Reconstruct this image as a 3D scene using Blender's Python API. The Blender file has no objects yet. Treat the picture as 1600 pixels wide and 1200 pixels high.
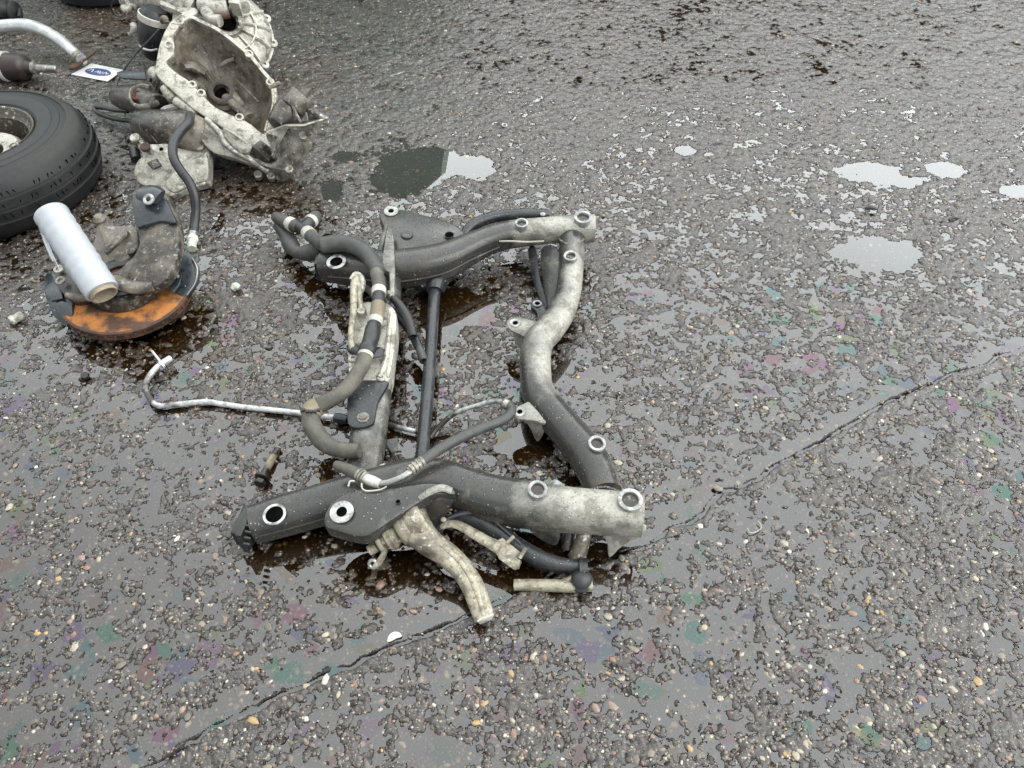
import bpy, bmesh, math, random
import numpy as np
from mathutils import Vector, Matrix

random.seed(7)
rng = np.random.default_rng(11)
SC = bpy.context.scene
COL = SC.collection

# ---------------------------------------------------------------- camera
F_PX, PITCH, CAM_H = 1202.0, math.radians(48.0), 1.5      # a phone held at chest height
cam_data = bpy.data.cameras.new('camera')
cam_data.sensor_width = 36.0
cam_data.lens = 36.0 * F_PX / 1600.0
cam_data.clip_start, cam_data.clip_end = 0.02, 500.0
cam = bpy.data.objects.new('camera', cam_data)
cam.location = (0, 0, CAM_H)
cam.rotation_euler = (math.pi / 2 - PITCH, 0, 0)
COL.objects.link(cam)
SC.camera = cam

# ---------------------------------------------------------------- overcast sky
SUN_EL, SUN_AZ = math.radians(50), math.radians(112)        # azimuth clockwise from +Y
world = bpy.data.worlds.new('World'); SC.world = world
world.use_nodes = True
wt = world.node_tree; wt.nodes.clear()
def wn(kind, **kw):
    n = wt.nodes.new(kind)
    for k, v in kw.items(): setattr(n, k, v)
    return n
wo = wn('ShaderNodeOutputWorld'); wb = wn('ShaderNodeBackground'); wb.inputs['Strength'].default_value = 0.1
sky = wn('ShaderNodeTexSky', sky_type='NISHITA', sun_disc=False, sun_elevation=SUN_EL, sun_rotation=SUN_AZ)
wtc = wn('ShaderNodeTexCoord'); wno = wn('ShaderNodeTexNoise')
wno.inputs['Scale'].default_value = 1.6; wno.inputs['Detail'].default_value = 5.0
wr = wn('ShaderNodeValToRGB')
wr.color_ramp.elements[0].position = 0.3; wr.color_ramp.elements[0].color = (0.735, 0.768, 0.78, 1)
wr.color_ramp.elements[1].position = 0.7; wr.color_ramp.elements[1].color = (0.975, 1.02, 1.025, 1)
wmul = wn('ShaderNodeMixRGB', blend_type='MULTIPLY'); wmul.inputs[0].default_value = 1.0
wmul.inputs[2].default_value = (27.0, 27.0, 27.0, 1)
wdot = wn('ShaderNodeVectorMath', operation='DOT_PRODUCT'); wdot.inputs[1].default_value = (0.52, 0.56, 0.645)
wlob = wn('ShaderNodeMapRange'); wlob.inputs['From Min'].default_value = -0.35; wlob.inputs['From Max'].default_value = 1.0
wlob.inputs['To Min'].default_value = 0.45; wlob.inputs['To Max'].default_value = 1.9; wlob.interpolation_type = 'SMOOTHSTEP'
wsep = wn('ShaderNodeSeparateXYZ'); whor = wn('ShaderNodeMapRange', interpolation_type='SMOOTHSTEP')
whor.inputs['From Min'].default_value = 0.48; whor.inputs['From Max'].default_value = 0.66
whor.inputs['To Min'].default_value = 1.36; whor.inputs['To Max'].default_value = 1.0
wboth = wn('ShaderNodeMath', operation='MULTIPLY')
wsc = wn('ShaderNodeVectorMath', operation='SCALE')
wmix = wn('ShaderNodeMixRGB'); wmix.inputs[0].default_value = 0.88
L = wt.links.new
L(wtc.outputs['Generated'], wno.inputs['Vector']); L(wno.outputs['Fac'], wr.inputs['Fac'])
L(wr.outputs['Color'], wmul.inputs[1]); L(sky.outputs['Color'], wmix.inputs[1]); L(wtc.outputs['Generated'], wdot.inputs[0]); L(wdot.outputs['Value'], wlob.inputs['Value'])
L(wmul.outputs['Color'], wsc.inputs[0]); L(wtc.outputs['Generated'], wsep.inputs[0]); L(wsep.outputs['Z'], whor.inputs['Value'])
L(wlob.outputs['Result'], wboth.inputs[0]); L(whor.outputs['Result'], wboth.inputs[1]); L(wboth.outputs[0], wsc.inputs['Scale']); L(wsc.outputs['Vector'], wmix.inputs[2])
L(wmix.outputs['Color'], wb.inputs['Color']); L(wb.outputs['Background'], wo.inputs['Surface'])

sun_d = bpy.data.lights.new('sun', 'SUN'); sun_d.energy = 1.5; sun_d.angle = math.radians(40); sun_d.color = (1.0, 0.97, 0.92)
sun = bpy.data.objects.new('sun', sun_d); COL.objects.link(sun)
sun.rotation_euler = (math.pi / 2 - SUN_EL, 0, math.pi - SUN_AZ)

vs = SC.view_settings
vs.view_transform = 'Standard'; vs.look = 'None'; vs.exposure = 0.0; vs.gamma = 1.0; vs.use_curve_mapping = False
SC.cycles.max_bounces = 8; SC.cycles.transparent_max_bounces = 12

# ---------------------------------------------------------------- measuring the photograph
CP, SP = math.cos(PITCH), math.sin(PITCH)
def ray(px, py):
    u, v = (px - 800) / F_PX, (600 - py) / F_PX
    return Vector((u, CP + v * SP, -SP + v * CP))
def at(px, py, z=0.0):
    """real point at height z (metres) measured at that place in the photograph"""
    d = ray(px, py); t = (z - CAM_H) / d.z
    return Vector((0, 0, CAM_H)) + d * t
def mpp(px, py, z=0.0):
    """metres per photograph pixel there"""
    d = ray(px, py); return ((z - CAM_H) / d.z) / F_PX

# ---------------------------------------------------------------- scene helpers
def tag(o, label=None, cat=None, group=None, kind=None):
    if label: o['label'] = label
    if cat: o['category'] = cat
    if group: o['group'] = group
    if kind: o['kind'] = kind
    return o
def thing(name, loc, label, cat, group=None):
    o = bpy.data.objects.new(name, None); o.location = loc; o.empty_display_size = 0.05
    COL.objects.link(o); return tag(o, label, cat, group)
# ---------------------------------------------------------------- material helper
def material(name):
    m = bpy.data.materials.new(name); m.use_nodes = True
    nt = m.node_tree; nt.nodes.clear()
    out = nt.nodes.new('ShaderNodeOutputMaterial')
    class N: pass
    g = N(); g.m, g.nt, g.out = m, nt, out
    def node(kind, ins=None, **kw):
        n = nt.nodes.new(kind)
        for k, v in kw.items(): setattr(n, k, v)
        for k, v in (ins or {}).items():
            if hasattr(v, 'is_linked') or isinstance(v, bpy.types.NodeSocket): nt.links.new(v, n.inputs[k])
            else: n.inputs[k].default_value = v
        return n
    g.node = node
    g.link = nt.links.new
    def mixc(f, a, b, blend='MIX'):
        return node('ShaderNodeMixRGB', {0: f, 1: a, 2: b}, blend_type=blend).outputs[0]
    def math_(op, a, b=0.0, clamp=False):
        return node('ShaderNodeMath', {0: a, 1: b}, operation=op, use_clamp=clamp).outputs[0]
    def ramp(f, *stops):
        n = node('ShaderNodeValToRGB', {0: f}); e = n.color_ramp.elements
        while len(e) < len(stops): e.new(0.5)
        for el, (p, c) in zip(e, stops):
            el.position = p; el.color = (c, c, c, 1) if isinstance(c, (int, float)) else (*c, 1)
        return n.outputs[0]
    g.mixc, g.math, g.ramp = mixc, math_, ramp
    g.pos = lambda: node('ShaderNodeNewGeometry').outputs['Position']
    g.noise = lambda scale, detail=4, rough=0.55, vec=None: node('ShaderNodeTexNoise', {'Vector': vec if vec is not None else g.pos(), 'Scale': scale, 'Detail': detail, 'Roughness': rough}).outputs['Fac']
    return g
def c4(c): return (c[0], c[1], c[2], 1)

# ---------------------------------------------------------------- height of the wet asphalt
def hash2(ix, iy, seed):
    h = (ix.astype(np.int64) * 374761393 + iy.astype(np.int64) * 668265263 + seed * 1442695041) & 0xFFFFFFFF
    h = ((h ^ (h >> 13)) * 1274126177) & 0xFFFFFFFF
    h = ((h ^ (h >> 16)) * 2246822519) & 0xFFFFFFFF
    return ((h ^ (h >> 15)) & 0xFFFFFF) / float(0xFFFFFF)
def vnoise(x, y, wl, seed):
    x = x / wl; y = y / wl
    ix = np.floor(x); iy = np.floor(y); fx = x - ix; fy = y - iy
    fx = fx * fx * (3 - 2 * fx); fy = fy * fy * (3 - 2 * fy)
    a = hash2(ix, iy, seed); b = hash2(ix + 1, iy, seed); c = hash2(ix, iy + 1, seed); d = hash2(ix + 1, iy + 1, seed)
    return (a + (b - a) * fx) + ((c + (d - c) * fx) - (a + (b - a) * fx)) * fy - 0.5
def domes(x, y, cell, seed, fill):
    """rounded stones held in the binder: height 0..1 of the highest stone over each point"""
    cx = np.floor(x / cell); cy = np.floor(y / cell); best = np.zeros_like(x)
    for i in (-1, 0, 1):
        for j in (-1, 0, 1):
            gx, gy = cx + i, cy + j
            px = (gx + hash2(gx, gy, seed)) * cell; py = (gy + hash2(gx, gy, seed + 1)) * cell
            r = cell * (0.28 + 0.5 * hash2(gx, gy, seed + 2)); on = hash2(gx, gy, seed + 3) < fill
            q = 1 - ((x - px) ** 2 + (y - py) ** 2) / (r * r)
            best = np.maximum(best, np.where(on & (q > 0), np.sqrt(np.maximum(q, 0)) * (r / cell), 0))
    return best
SEAM = [at(*p) for p in ((120, 1262), (235, 1196), (330, 1140), (430, 1085), (520, 1050), (600, 1012), (665, 985), (740, 952), (820, 912), (930, 872),
                         (1030, 838), (1075, 812), (1125, 765), (1185, 742), (1222, 716), (1300, 680), (1345, 652), (1420, 612), (1500, 580), (1610, 538), (1700, 500))]
PUDDLES = [  # place in the photograph, half width and half depth in pixels, depth in mm
    (1362, 268, 52, 16, 7), (1415, 284, 34, 10, 6), (1478, 265, 27, 11, 7), (1592, 300, 34, 9, 6), (1384, 396, 66, 22, 8), (1400, 428, 60, 12, 4),
    (662, 256, 56, 30, 9), (620, 285, 44, 16, 8), (745, 260, 30, 20, 8), (540, 245, 26, 10, 6), (520, 296, 16, 14, 6), (620, 186, 36, 7, 5), (690, 172, 28, 6, 5),
    (727, 480, 40, 26, 9), (690, 500, 34, 40, 7), (425, 300, 70, 60, 4), (470, 335, 60, 40, 3), (240, 540, 90, 22, 5), (330, 500, 60, 24, 4), (480, 455, 40, 34, 5), (500, 520, 45, 40, 4),
    (640, 570, 30, 60, 4), (820, 690, 40, 30, 6), (880, 985, 44, 22, 7), (925, 1000, 34, 34, 6), (860, 850, 50, 30, 6),
    (960, 870, 34, 24, 5), (310, 930, 60, 26, 2), (400, 985, 60, 26, 2), (720, 990, 60, 22, 3), (640, 1050, 30, 20, 3), (710, 1082, 34, 18, 5), (690, 1175, 52, 26, 6),
    (905, 592, 42, 28, 4), (1240, 790, 34, 26, 5), (1110, 830, 24, 20, 5), (1210, 868, 34, 12, 4), (1225, 845, 30, 12, 4), (1070, 235, 20, 9, 6), (1110, 282, 26, 9, 5), (1170, 220, 30, 8, 4),
    (990, 260, 20, 8, 5), (1040, 270, 26, 8, 4), (1270, 300, 24, 9, 5), (1430, 680, 34, 18, 5), (1415, 995, 26, 26, 5), (1010, 960, 30, 12, 4), (1050, 1060, 36, 30, 4), (1080, 960, 60, 30, 2),
    (1250, 1050, 90, 46, 2), (1180, 980, 70, 40, 2), (1450, 1120, 60, 40, 3), (980, 1090, 40, 30, 3), (60, 600, 70, 20, 3), (130, 640, 80, 22, 3), (40, 760, 70, 40, 2), (160, 850, 90, 40, 2),
    (120, 1000, 120, 60, 2), (330, 700, 100, 40, 2), (255, 715, 22, 16, 5), (1000, 520, 60, 26, 1.5), (1040, 420, 70, 22, 1.5), (1150, 480, 80, 24, 1.5),
]
PUD = []
for (px, py, rx, ry, dp) in PUDDLES:
    c = at(px, py); PUD.append((c.x, c.y, (at(px + rx, py) - c).length, (at(px, py - ry) - at(px, py + ry)).length / 2, (dp if dp >= 6 else dp * 0.32) * 0.001))
WATER_TABLE = 0.0
JOINT = [None]
def asphalt_height(x, y):
    wx = x + 0.012 * vnoise(x, y, 0.03, 91); wy = y + 0.012 * vnoise(x, y, 0.03, 92)
    h = 0.0012 * vnoise(x, y, 0.9, 1) + 0.0018 * vnoise(x, y, 0.21, 2) + 0.0030 * vnoise(wx, wy, 0.055, 3) + 0.0050 * vnoise(wx, wy, 0.023, 4)
    h += 0.0042 * vnoise(wx, wy, 0.0115, 5) + 0.0022 * vnoise(x, y, 0.005, 6)
    h += 0.0034 * domes(x, y, 0.016, 20, 0.55) + 0.0030 * domes(x, y, 0.0085, 30, 0.6) - WATER_TABLE
    wob = 1 + 0.9 * vnoise(x, y, 0.09, 8) + 0.6 * vnoise(x, y, 0.035, 12)
    for (cx, cy, rx, ry, dp) in PUD:
        m = (np.abs(x - cx) < 2.2 * rx) & (np.abs(y - cy) < 2.2 * ry)
        if not m.any(): continue
        q = ((x[m] - cx) / rx) ** 2 + ((y[m] - cy) / ry) ** 2
        k = 1 / (1 + np.exp((q * wob[m] - 0.9) * 5))
        h[m] = h[m] * (1 - (0.8 if dp > 0.004 else 0.15) * k) - dp * k * 0.85
    # the seam between two layings of asphalt: a shallow gutter with a raised broken lip below it
    best = np.full_like(x, 9.0); side = np.zeros_like(x)
    sx = x + 0.02 * vnoise(x, y, 0.06, 14) + 0.008 * vnoise(x, y, 0.02, 15); sy = y + 0.02 * vnoise(x, y, 0.06, 16) + 0.008 * vnoise(x, y, 0.02, 17)
    for a, b in zip(SEAM[:-1], SEAM[1:]):
        dx, dy = b.x - a.x, b.y - a.y; l2 = dx * dx + dy * dy
        t = np.clip(((sx - a.x) * dx + (sy - a.y) * dy) / l2, 0, 1)
        ex, ey = sx - a.x - t * dx, sy - a.y - t * dy; d = np.sqrt(ex * ex + ey * ey)
        s = np.sign(dx * ey - dy * ex); m = d < best; best = np.where(m, d, best); side = np.where(m, s, side)
    sd = best * side
    JOINT[0] = np.exp(-((sd + 0.0058) / (0.0048 + 0.0030 * np.clip(-x / 0.4, 0, 1))) ** 2) * np.clip(1.1 + 1.4 * vnoise(x, y, 0.03, 29), 0, 1)
    gw = 0.017 + 0.010 * np.clip((0.0 - x) / 0.5, 0, 1); gut = np.where(sd > 0, np.exp(-((sd - 0.7 * gw) / gw) ** 2), 0) * (0.75 + 0.9 * vnoise(x, y, 0.13, 18))
    gut = np.clip(gut * 1.15, 0, 1); h = h * (1 - 0.55 * gut) - 0.0040 * gut
    brk = 1.0 + 0.9 * vnoise(x, y, 0.05, 19)
    h += 0.0105 * np.where(sd < 0, np.exp(-(sd / 0.022) ** 2), np.exp(-(sd / 0.0016) ** 2)) * brk
    wdt = 0.0056 * (1 + 0.9 * vnoise(x, y, 0.07, 23))
    h -= 0.0170 * np.exp(-((sd + 0.0060) / wdt) ** 2) * np.clip(brk, 0.5, 2)
    # less standing water towards the far side and the near right corner
    h += 0.0030 * np.clip((y - 1.3) / 1.3, 0, 1) + 0.0008 * np.clip((x - 0.2) / 1.0, 0, 1) * np.clip((1.3 - y) / 0.8, 0, 1)
    return h
def graded(lo, hi, step, far, grow=1.5):
    a = list(np.arange(lo, hi + step / 2, step)); d = step; v = a[-1]
    while v < far: d *= grow; v += d; a.append(v)
    d = step; v = a[0]; pre = []
    while v > -far: d *= grow; v -= d; pre.append(v)
    return np.array(pre[::-1] + a)

def rows_from(y0, y1, k):
    r = [y0]
    while r[-1] < y1: r.append(r[-1] + k * math.sqrt(r[-1] ** 2 + CAM_H ** 2))
    return r
_q = rng.random((2, 20000)); _h = asphalt_height(_q[0] * 1.4 + 0.9, _q[1] * 0.9 + 0.9)
WATER_TABLE = float(np.quantile(_h, 0.42))                 # a little over half of the near surface stands out of the water
near_rows = rows_from(0.22, 4.5, 0.00172)
rows, d, v = [], 0.004, near_rows[0]
while v > -12: d *= 1.6; v -= d; rows.append(v)
rows = rows[::-1] + near_rows
d, v = 0.01, near_rows[-1]
while v < 90: d *= 1.6; v += d; rows.append(v)
rows = np.array(rows)
ucols = graded(-1.12, 1.12, 0.00262, 60, 1.6)
half = 0.6656 * (CP * np.clip(rows, 0.1, 4.6) + SP * CAM_H)
X = (ucols[None, :] * half[:, None]).ravel(); Y = np.repeat(rows, len(ucols))
Z = np.full_like(X, 0.0035)
fine = (np.abs(np.tile(ucols, len(rows))) < 1.4) & (Y > 0.1) & (Y < 4.9)
Z[fine] = asphalt_height(X[fine], Y[fine]); JN = np.zeros_like(X); JN[fine] = JOINT[0]
nr, nc = len(rows), len(ucols)
me = bpy.data.meshes.new('asphalt')
idx = np.arange(nr * nc).reshape(nr, nc)
quads = np.stack([idx[:-1, :-1], idx[:-1, 1:], idx[1:, 1:], idx[1:, :-1]], -1).reshape(-1, 4)
me.vertices.add(nr * nc); me.vertices.foreach_set('co', np.stack([X, Y, Z], -1).ravel().astype(np.float32))
me.loops.add(len(quads) * 4); me.loops.foreach_set('vertex_index', quads.ravel().astype(np.int32))
me.polygons.add(len(quads)); me.polygons.foreach_set('loop_start', np.arange(0, len(quads) * 4, 4, dtype=np.int32))
me.polygons.foreach_set('use_smooth', np.ones(len(quads), dtype=bool))
me.update(calc_edges=True)
ja = me.attributes.new('joint', 'FLOAT', 'POINT'); ja.data.foreach_set('value', JN.astype(np.float32))   # near-black colour along the groove of the joint
asphalt = bpy.data.objects.new('asphalt_ground', me); COL.objects.link(asphalt)
tag(asphalt, 'rough wet asphalt yard with embedded gravel', None, None, 'structure')

g = material('wet_asphalt')
p = g.pos()
vo = g.node('ShaderNodeTexVoronoi', {'Vector': p, 'Scale': 150.0}, feature='F1')
vo2 = g.node('ShaderNodeTexVoronoi', {'Vector': p, 'Scale': 330.0}, feature='F1')
sep = g.node('ShaderNodeSeparateColor', {0: vo.outputs['Color']})
sep2 = g.node('ShaderNodeSeparateColor', {0: vo2.outputs['Color']})
binder = g.mixc(g.noise(9, 3), c4((0.015, 0.0118, 0.0105)), c4((0.033, 0.0265, 0.0225)))
stone = g.ramp(sep.outputs[0], (0.0, (0.028, 0.026, 0.024)), (0.45, (0.050, 0.045, 0.040)), (0.72, (0.095, 0.083, 0.070)), (0.84, (0.14, 0.085, 0.06)), (0.92, (0.24, 0.205, 0.155)), (1.0, (0.36, 0.34, 0.30)))
stone2 = g.ramp(sep2.outputs[0], (0.0, (0.03, 0.028, 0.026)), (0.6, (0.06, 0.055, 0.05)), (0.82, (0.14, 0.125, 0.105)), (1.0, (0.34, 0.32, 0.27)))
on1 = g.math('MULTIPLY', g.ramp(vo.outputs['Distance'], (0.30, 1.0), (0.42, 0.0)), g.math('GREATER_THAN', sep.outputs[1], 0.3))
on2 = g.math('MULTIPLY', g.ramp(vo2.outputs['Distance'], (0.28, 1.0), (0.42, 0.0)), g.math('GREATER_THAN', sep2.outputs[1], 0.4))
colr = g.mixc(on2, binder, stone2); colr = g.mixc(on1, colr, stone)
fine_n = g.noise(420, 3, 0.65)
hgt_ = g.math('ADD', g.math('MULTIPLY', fine_n, 0.8), g.math('ADD', g.math('MULTIPLY', on1, 0.9), g.math('MULTIPLY', on2, 0.5)))
bump = g.node('ShaderNodeBump', {'Height': hgt_, 'Strength': 0.7, 'Distance': 0.0018})
# brown oil soaked in round the dismantled parts
stain = None
for (px, py, rad) in ((420, 300, .26), (300, 470, .22), (230, 530, .20), (470, 420, .24), (560, 900, .22), (700, 520, .24), (840, 880, .16), (330, 560, .16), (120, 60, .5), (470, 120, .35), (820, 690, .10)):
    c = at(px, py); d_ = g.node('ShaderNodeVectorMath', {0: p, 1: c}, operation='DISTANCE').outputs['Value']
    q = g.math('SUBTRACT', 1.0, g.math('DIVIDE', d_, rad), True); stain = q if stain is None else g.math('MAXIMUM', stain, q)
stain = g.ramp(g.math('ADD', g.math('MULTIPLY', stain, 1.3), g.math('MULTIPLY', g.math('SUBTRACT', g.noise(14, 5, 0.65), 0.5), 1.2)), (0.25, 0.0), (0.85, 0.55))
colr = g.mixc(stain, colr, g.mixc(1.0, g.mixc(0.35, colr, c4((0.055, 0.042, 0.024))), c4((0.80, 0.60, 0.34)), 'MULTIPLY'))
zz_ = g.node('ShaderNodeSeparateXYZ', {0: p}).outputs[2]
wetf = g.math('MULTIPLY', g.math('SUBTRACT', zz_, 0.0002), 700.0, True)   # only stone standing out of the water has a wet gloss of its own
joint = g.node('ShaderNodeAttribute', attribute_name='joint').outputs['Fac']
colr = g.mixc(g.math('MULTIPLY', g.math('MULTIPLY', g.math('ADD', zz_, 0.0004), -900.0, True), 0.45), colr, c4((0.085, 0.058, 0.032)))   # silt settled under water
colr = g.mixc(joint, colr, c4((0.006, 0.005, 0.0045)))
wetf = g.math('MULTIPLY', wetf, g.math('SUBTRACT', 1.0, g.math('MULTIPLY', joint, 0.8), True))
colr = g.mixc(g.math('MULTIPLY', zz_, 900.0, True), g.mixc(1.0, colr, c4((0.62, 0.58, 0.54)), 'MULTIPLY'), colr)   # soaked stone darkened, also painting in the dark meniscus outlines at the waterline
bs = g.node('ShaderNodeBsdfPrincipled', {'Base Color': colr, 'Roughness': g.ramp(g.noise(60, 3), (0.35, 0.24), (0.7, 0.5)), 'IOR': 1.5, 'Normal': bump.outputs[0], 'Specular IOR Level': g.math('MULTIPLY', wetf, 0.35), 'Coat Weight': g.math('MULTIPLY', wetf, 0.5), 'Coat Roughness': 0.14, 'Coat IOR': 1.5,
     'Coat Normal': g.node('ShaderNodeBump', {'Height': g.noise(300, 3, 0.6), 'Strength': 0.5, 'Distance': 0.002}).outputs[0]})
g.link(bs.outputs[0], g.out.inputs[0]); asphalt.data.materials.append(g.m)

# standing rainwater, one level sheet that the asphalt pokes through
wm = bpy.data.meshes.new('rainwater')
nx, ny = 60, 60
gx = np.linspace(-4.2, 4.2, nx); gy = np.linspace(0.05, 5.2, ny)
wv = [(a, b, 0.0) for b in gy for a in gx]
wm.from_pydata(wv, [], [(j * nx + i, j * nx + i + 1, (j + 1) * nx + i + 1, (j + 1) * nx + i) for j in range(ny - 1) for i in range(nx - 1)])
water = bpy.data.objects.new('rain_water', wm); COL.objects.link(water)
tag(water, 'shallow rainwater lying in the hollows of the asphalt with oily colours', None, None, 'structure')
g = material('oily_rainwater')
p = g.pos()
fres = g.node('ShaderNodeFresnel', {'IOR': 1.8})
oil_reg = g.ramp(g.noise(1.5, 2, 0.5), (0.40, 0.0), (0.54, 1.0))
cell = g.node('ShaderNodeTexVoronoi', {'Vector': g.mixc(0.03, p, g.node('ShaderNodeTexNoise', {'Vector': p, 'Scale': 30.0}).outputs['Color'], 'ADD'), 'Scale': 26.0}, feature='F1')
csep = g.node('ShaderNodeSeparateColor', {0: cell.outputs['Color']})
tint = g.ramp(csep.outputs[0], (0.05, (0.50, 0.95, 0.74)), (0.22, (0.60, 0.92, 0.95)), (0.38, (0.70, 0.68, 1.0)), (0.58, (1.0, 0.60, 0.95)), (0.78, (1.0, 0.70, 0.66)), (0.95, (0.74, 1.0, 0.62)))
amt = g.math('MULTIPLY', g.math('MULTIPLY', oil_reg, g.math('LESS_THAN', g.node('ShaderNodeSeparateXYZ', {0: p}).outputs[1], 1.75)), g.ramp(csep.outputs[1], (0.70, 0.0), (0.76, 0.8)))
gcol = g.mixc(amt, c4((0.985, 0.99, 1.0)), tint)
gl = g.node('ShaderNodeBsdfGlossy', {'Color': gcol, 'Roughness': 0.015})
tr = g.node('ShaderNodeBsdfTransparent', {'Color': c4((0.93, 0.80, 0.58))})
mx = g.node('ShaderNodeMixShader', {0: fres.outputs[0], 1: tr.outputs[0], 2: gl.outputs[0]})
g.link(mx.outputs[0], g.out.inputs[0]); wm.materials.append(g.m)
# ---------------------------------------------------------------- loose and half sunk pebbles
def pebble_shape(seed):
    r = random.Random(seed); bm = bmesh.new(); bmesh.ops.create_icosphere(bm, subdivisions=1, radius=1.0)
    for v in bm.verts: v.co *= 1 + r.uniform(-0.16, 0.16)
    vs_ = np.array([v.co for v in bm.verts]); fs = np.array([[v.index for v in f.verts] for f in bm.faces]); bm.free()
    return vs_, fs
SHAPES = [pebble_shape(s) for s in range(7)]
def small_shape(seed):
    r = random.Random(seed); bm = bmesh.new(); 
    v = [bm.verts.new((math.cos(i * 1.0472) * r.uniform(.85, 1.15), math.sin(i * 1.0472) * r.uniform(.85, 1.15), -.25)) for i in range(6)]
    w = [bm.verts.new((math.cos(i * 1.2566 + .3) * .62, math.sin(i * 1.2566 + .3) * .62, .7 + r.uniform(-.12, .12))) for i in range(5)]
    bmesh.ops.convex_hull(bm, input=bm.verts[:]); bm.verts.index_update(); bmesh.ops.triangulate(bm, faces=bm.faces[:])
    bm.verts.ensure_lookup_table(); o = np.array([q.co for q in bm.verts]); f = np.array([[q.index for q in t.verts] for t in bm.faces]); bm.free(); return o, f
SMALL = [small_shape(s) for s in range(8)]
PAL = [((0.060, 0.051, 0.044), 40), ((0.09, 0.075, 0.061), 28), ((0.14, 0.112, 0.085), 13), ((0.16, 0.095, 0.06), 7), ((0.18, 0.12, 0.095), 5), ((0.26, 0.225, 0.165), 9), ((0.36, 0.34, 0.29), 4.5), ((0.26, 0.17, 0.07), 2.5)]
PCOL = [c for c, w in PAL]; PW = np.array([w for c, w in PAL], float); PW /= PW.sum()
g = material('pebble_stone')
base = g.node('ShaderNodeAttribute', attribute_name='stone_colour').outputs['Color']
base = g.mixc(g.ramp(g.noise(260, 3), (0.4, 0.0), (0.75, 0.5)), base, c4((0.05, 0.04, 0.03)))
bs = g.node('ShaderNodeBsdfPrincipled', {'Base Color': base, 'Roughness': 0.3, 'Normal': g.node('ShaderNodeBump', {'Height': g.noise(500, 2), 'Strength': 0.3, 'Distance': 0.001}).outputs[0]})
g.link(bs.outputs[0], g.out.inputs[0]); PEB = g.m
NP = 42000
def spread(n):
    t = rng.random(n); yy = np.sinh(t * (math.asinh(4.4 / 1.5) - math.asinh(0.28 / 1.5)) + math.asinh(0.28 / 1.5)) * 1.5
    return (rng.random(n) * 2 - 1) * 1.08 * 0.6656 * (CP * yy + SP * CAM_H), yy
pxs, pys = spread(NP)
psz = np.clip(rng.lognormal(math.log(0.0036), 0.45, NP), 0.0018, 0.0105)
pz = asphalt_height(pxs, pys)
slant = np.sqrt(pys ** 2 + CAM_H ** 2)
order = np.argsort(-psz / slant)
def pebble_xform(i, r):
    s = psz[i]; a = r.uniform(0, 6.283); ax = (s * r.uniform(0.95, 1.35), s * r.uniform(0.7, 1.0), s * r.uniform(0.35, 0.55))
    return a, ax, pz[i] + ax[2] * r.uniform(-0.7, -0.1)
pm = {}
def pebble_mesh(k, ci):
    if (k, ci) not in pm:
        vv, ff = SHAPES[k]; m = bpy.data.meshes.new('pebble'); m.from_pydata(vv.tolist(), [], ff.tolist()); m.materials.append(PEB)
        m.polygons.foreach_set('use_smooth', [True] * len(ff)); at2 = m.color_attributes.new('stone_colour', 'FLOAT_COLOR', 'POINT')
        at2.data.foreach_set('color', np.tile([*PCOL[ci], 1.0], len(vv)).astype(np.float32)); pm[(k, ci)] = m
    return pm[(k, ci)]
r = random.Random(3)
for n, i in enumerate(order[:290]):
    a, ax, zz = pebble_xform(i, r); ci = rng.choice([1, 1, 2, 2, 2, 3, 4, 4, 5, 5, 6, 7, 1, 2])
    o = bpy.data.objects.new('pebble', pebble_mesh(n % 7, ci)); COL.objects.link(o); o.parent = asphalt
    o.location = (pxs[i], pys[i], zz); o.rotation_euler = (r.uniform(-.2, .2), r.uniform(-.2, .2), a); o.scale = ax
rest = order[290:]
V, Fc, Cc, off = [], [], [], 0
for i in rest:
    vv, ff = SMALL[r.randrange(8)]; a, ax, zz = pebble_xform(i, r); ca, sa = math.cos(a), math.sin(a)
    q = vv * np.array(ax); w = np.stack([q[:, 0] * ca - q[:, 1] * sa + pxs[i], q[:, 0] * sa + q[:, 1] * ca + pys[i], q[:, 2] + zz], -1)
    V.append(w); Fc.append(ff + off); off += len(vv)
    c = PCOL[rng.choice(len(PCOL), p=PW)]; k = r.uniform(0.75, 1.3); Cc.append(np.tile([c[0] * k, c[1] * k, c[2] * k, 1], (len(vv), 1)))
V = np.concatenate(V); Fc = np.concatenate(Fc); Cc = np.concatenate(Cc)
m = bpy.data.meshes.new('gravel'); n = len(Fc)
m.vertices.add(len(V)); m.vertices.foreach_set('co', V.ravel().astype(np.float32))
m.loops.add(n * 3); m.loops.foreach_set('vertex_index', Fc.ravel().astype(np.int32))
m.polygons.add(n); m.polygons.foreach_set('loop_start', np.arange(0, n * 3, 3, dtype=np.int32)); m.polygons.foreach_set('use_smooth', np.ones(n, dtype=bool))
m.update(calc_edges=True)
ca_ = m.color_attributes.new('stone_colour', 'FLOAT_COLOR', 'POINT'); ca_.data.foreach_set('color', Cc.ravel().astype(np.float32))
m.materials.append(PEB)
gravel = bpy.data.objects.new('gravel', m); COL.objects.link(gravel); gravel.parent = asphalt
tag(gravel, None, None, None, 'stuff')
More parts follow.
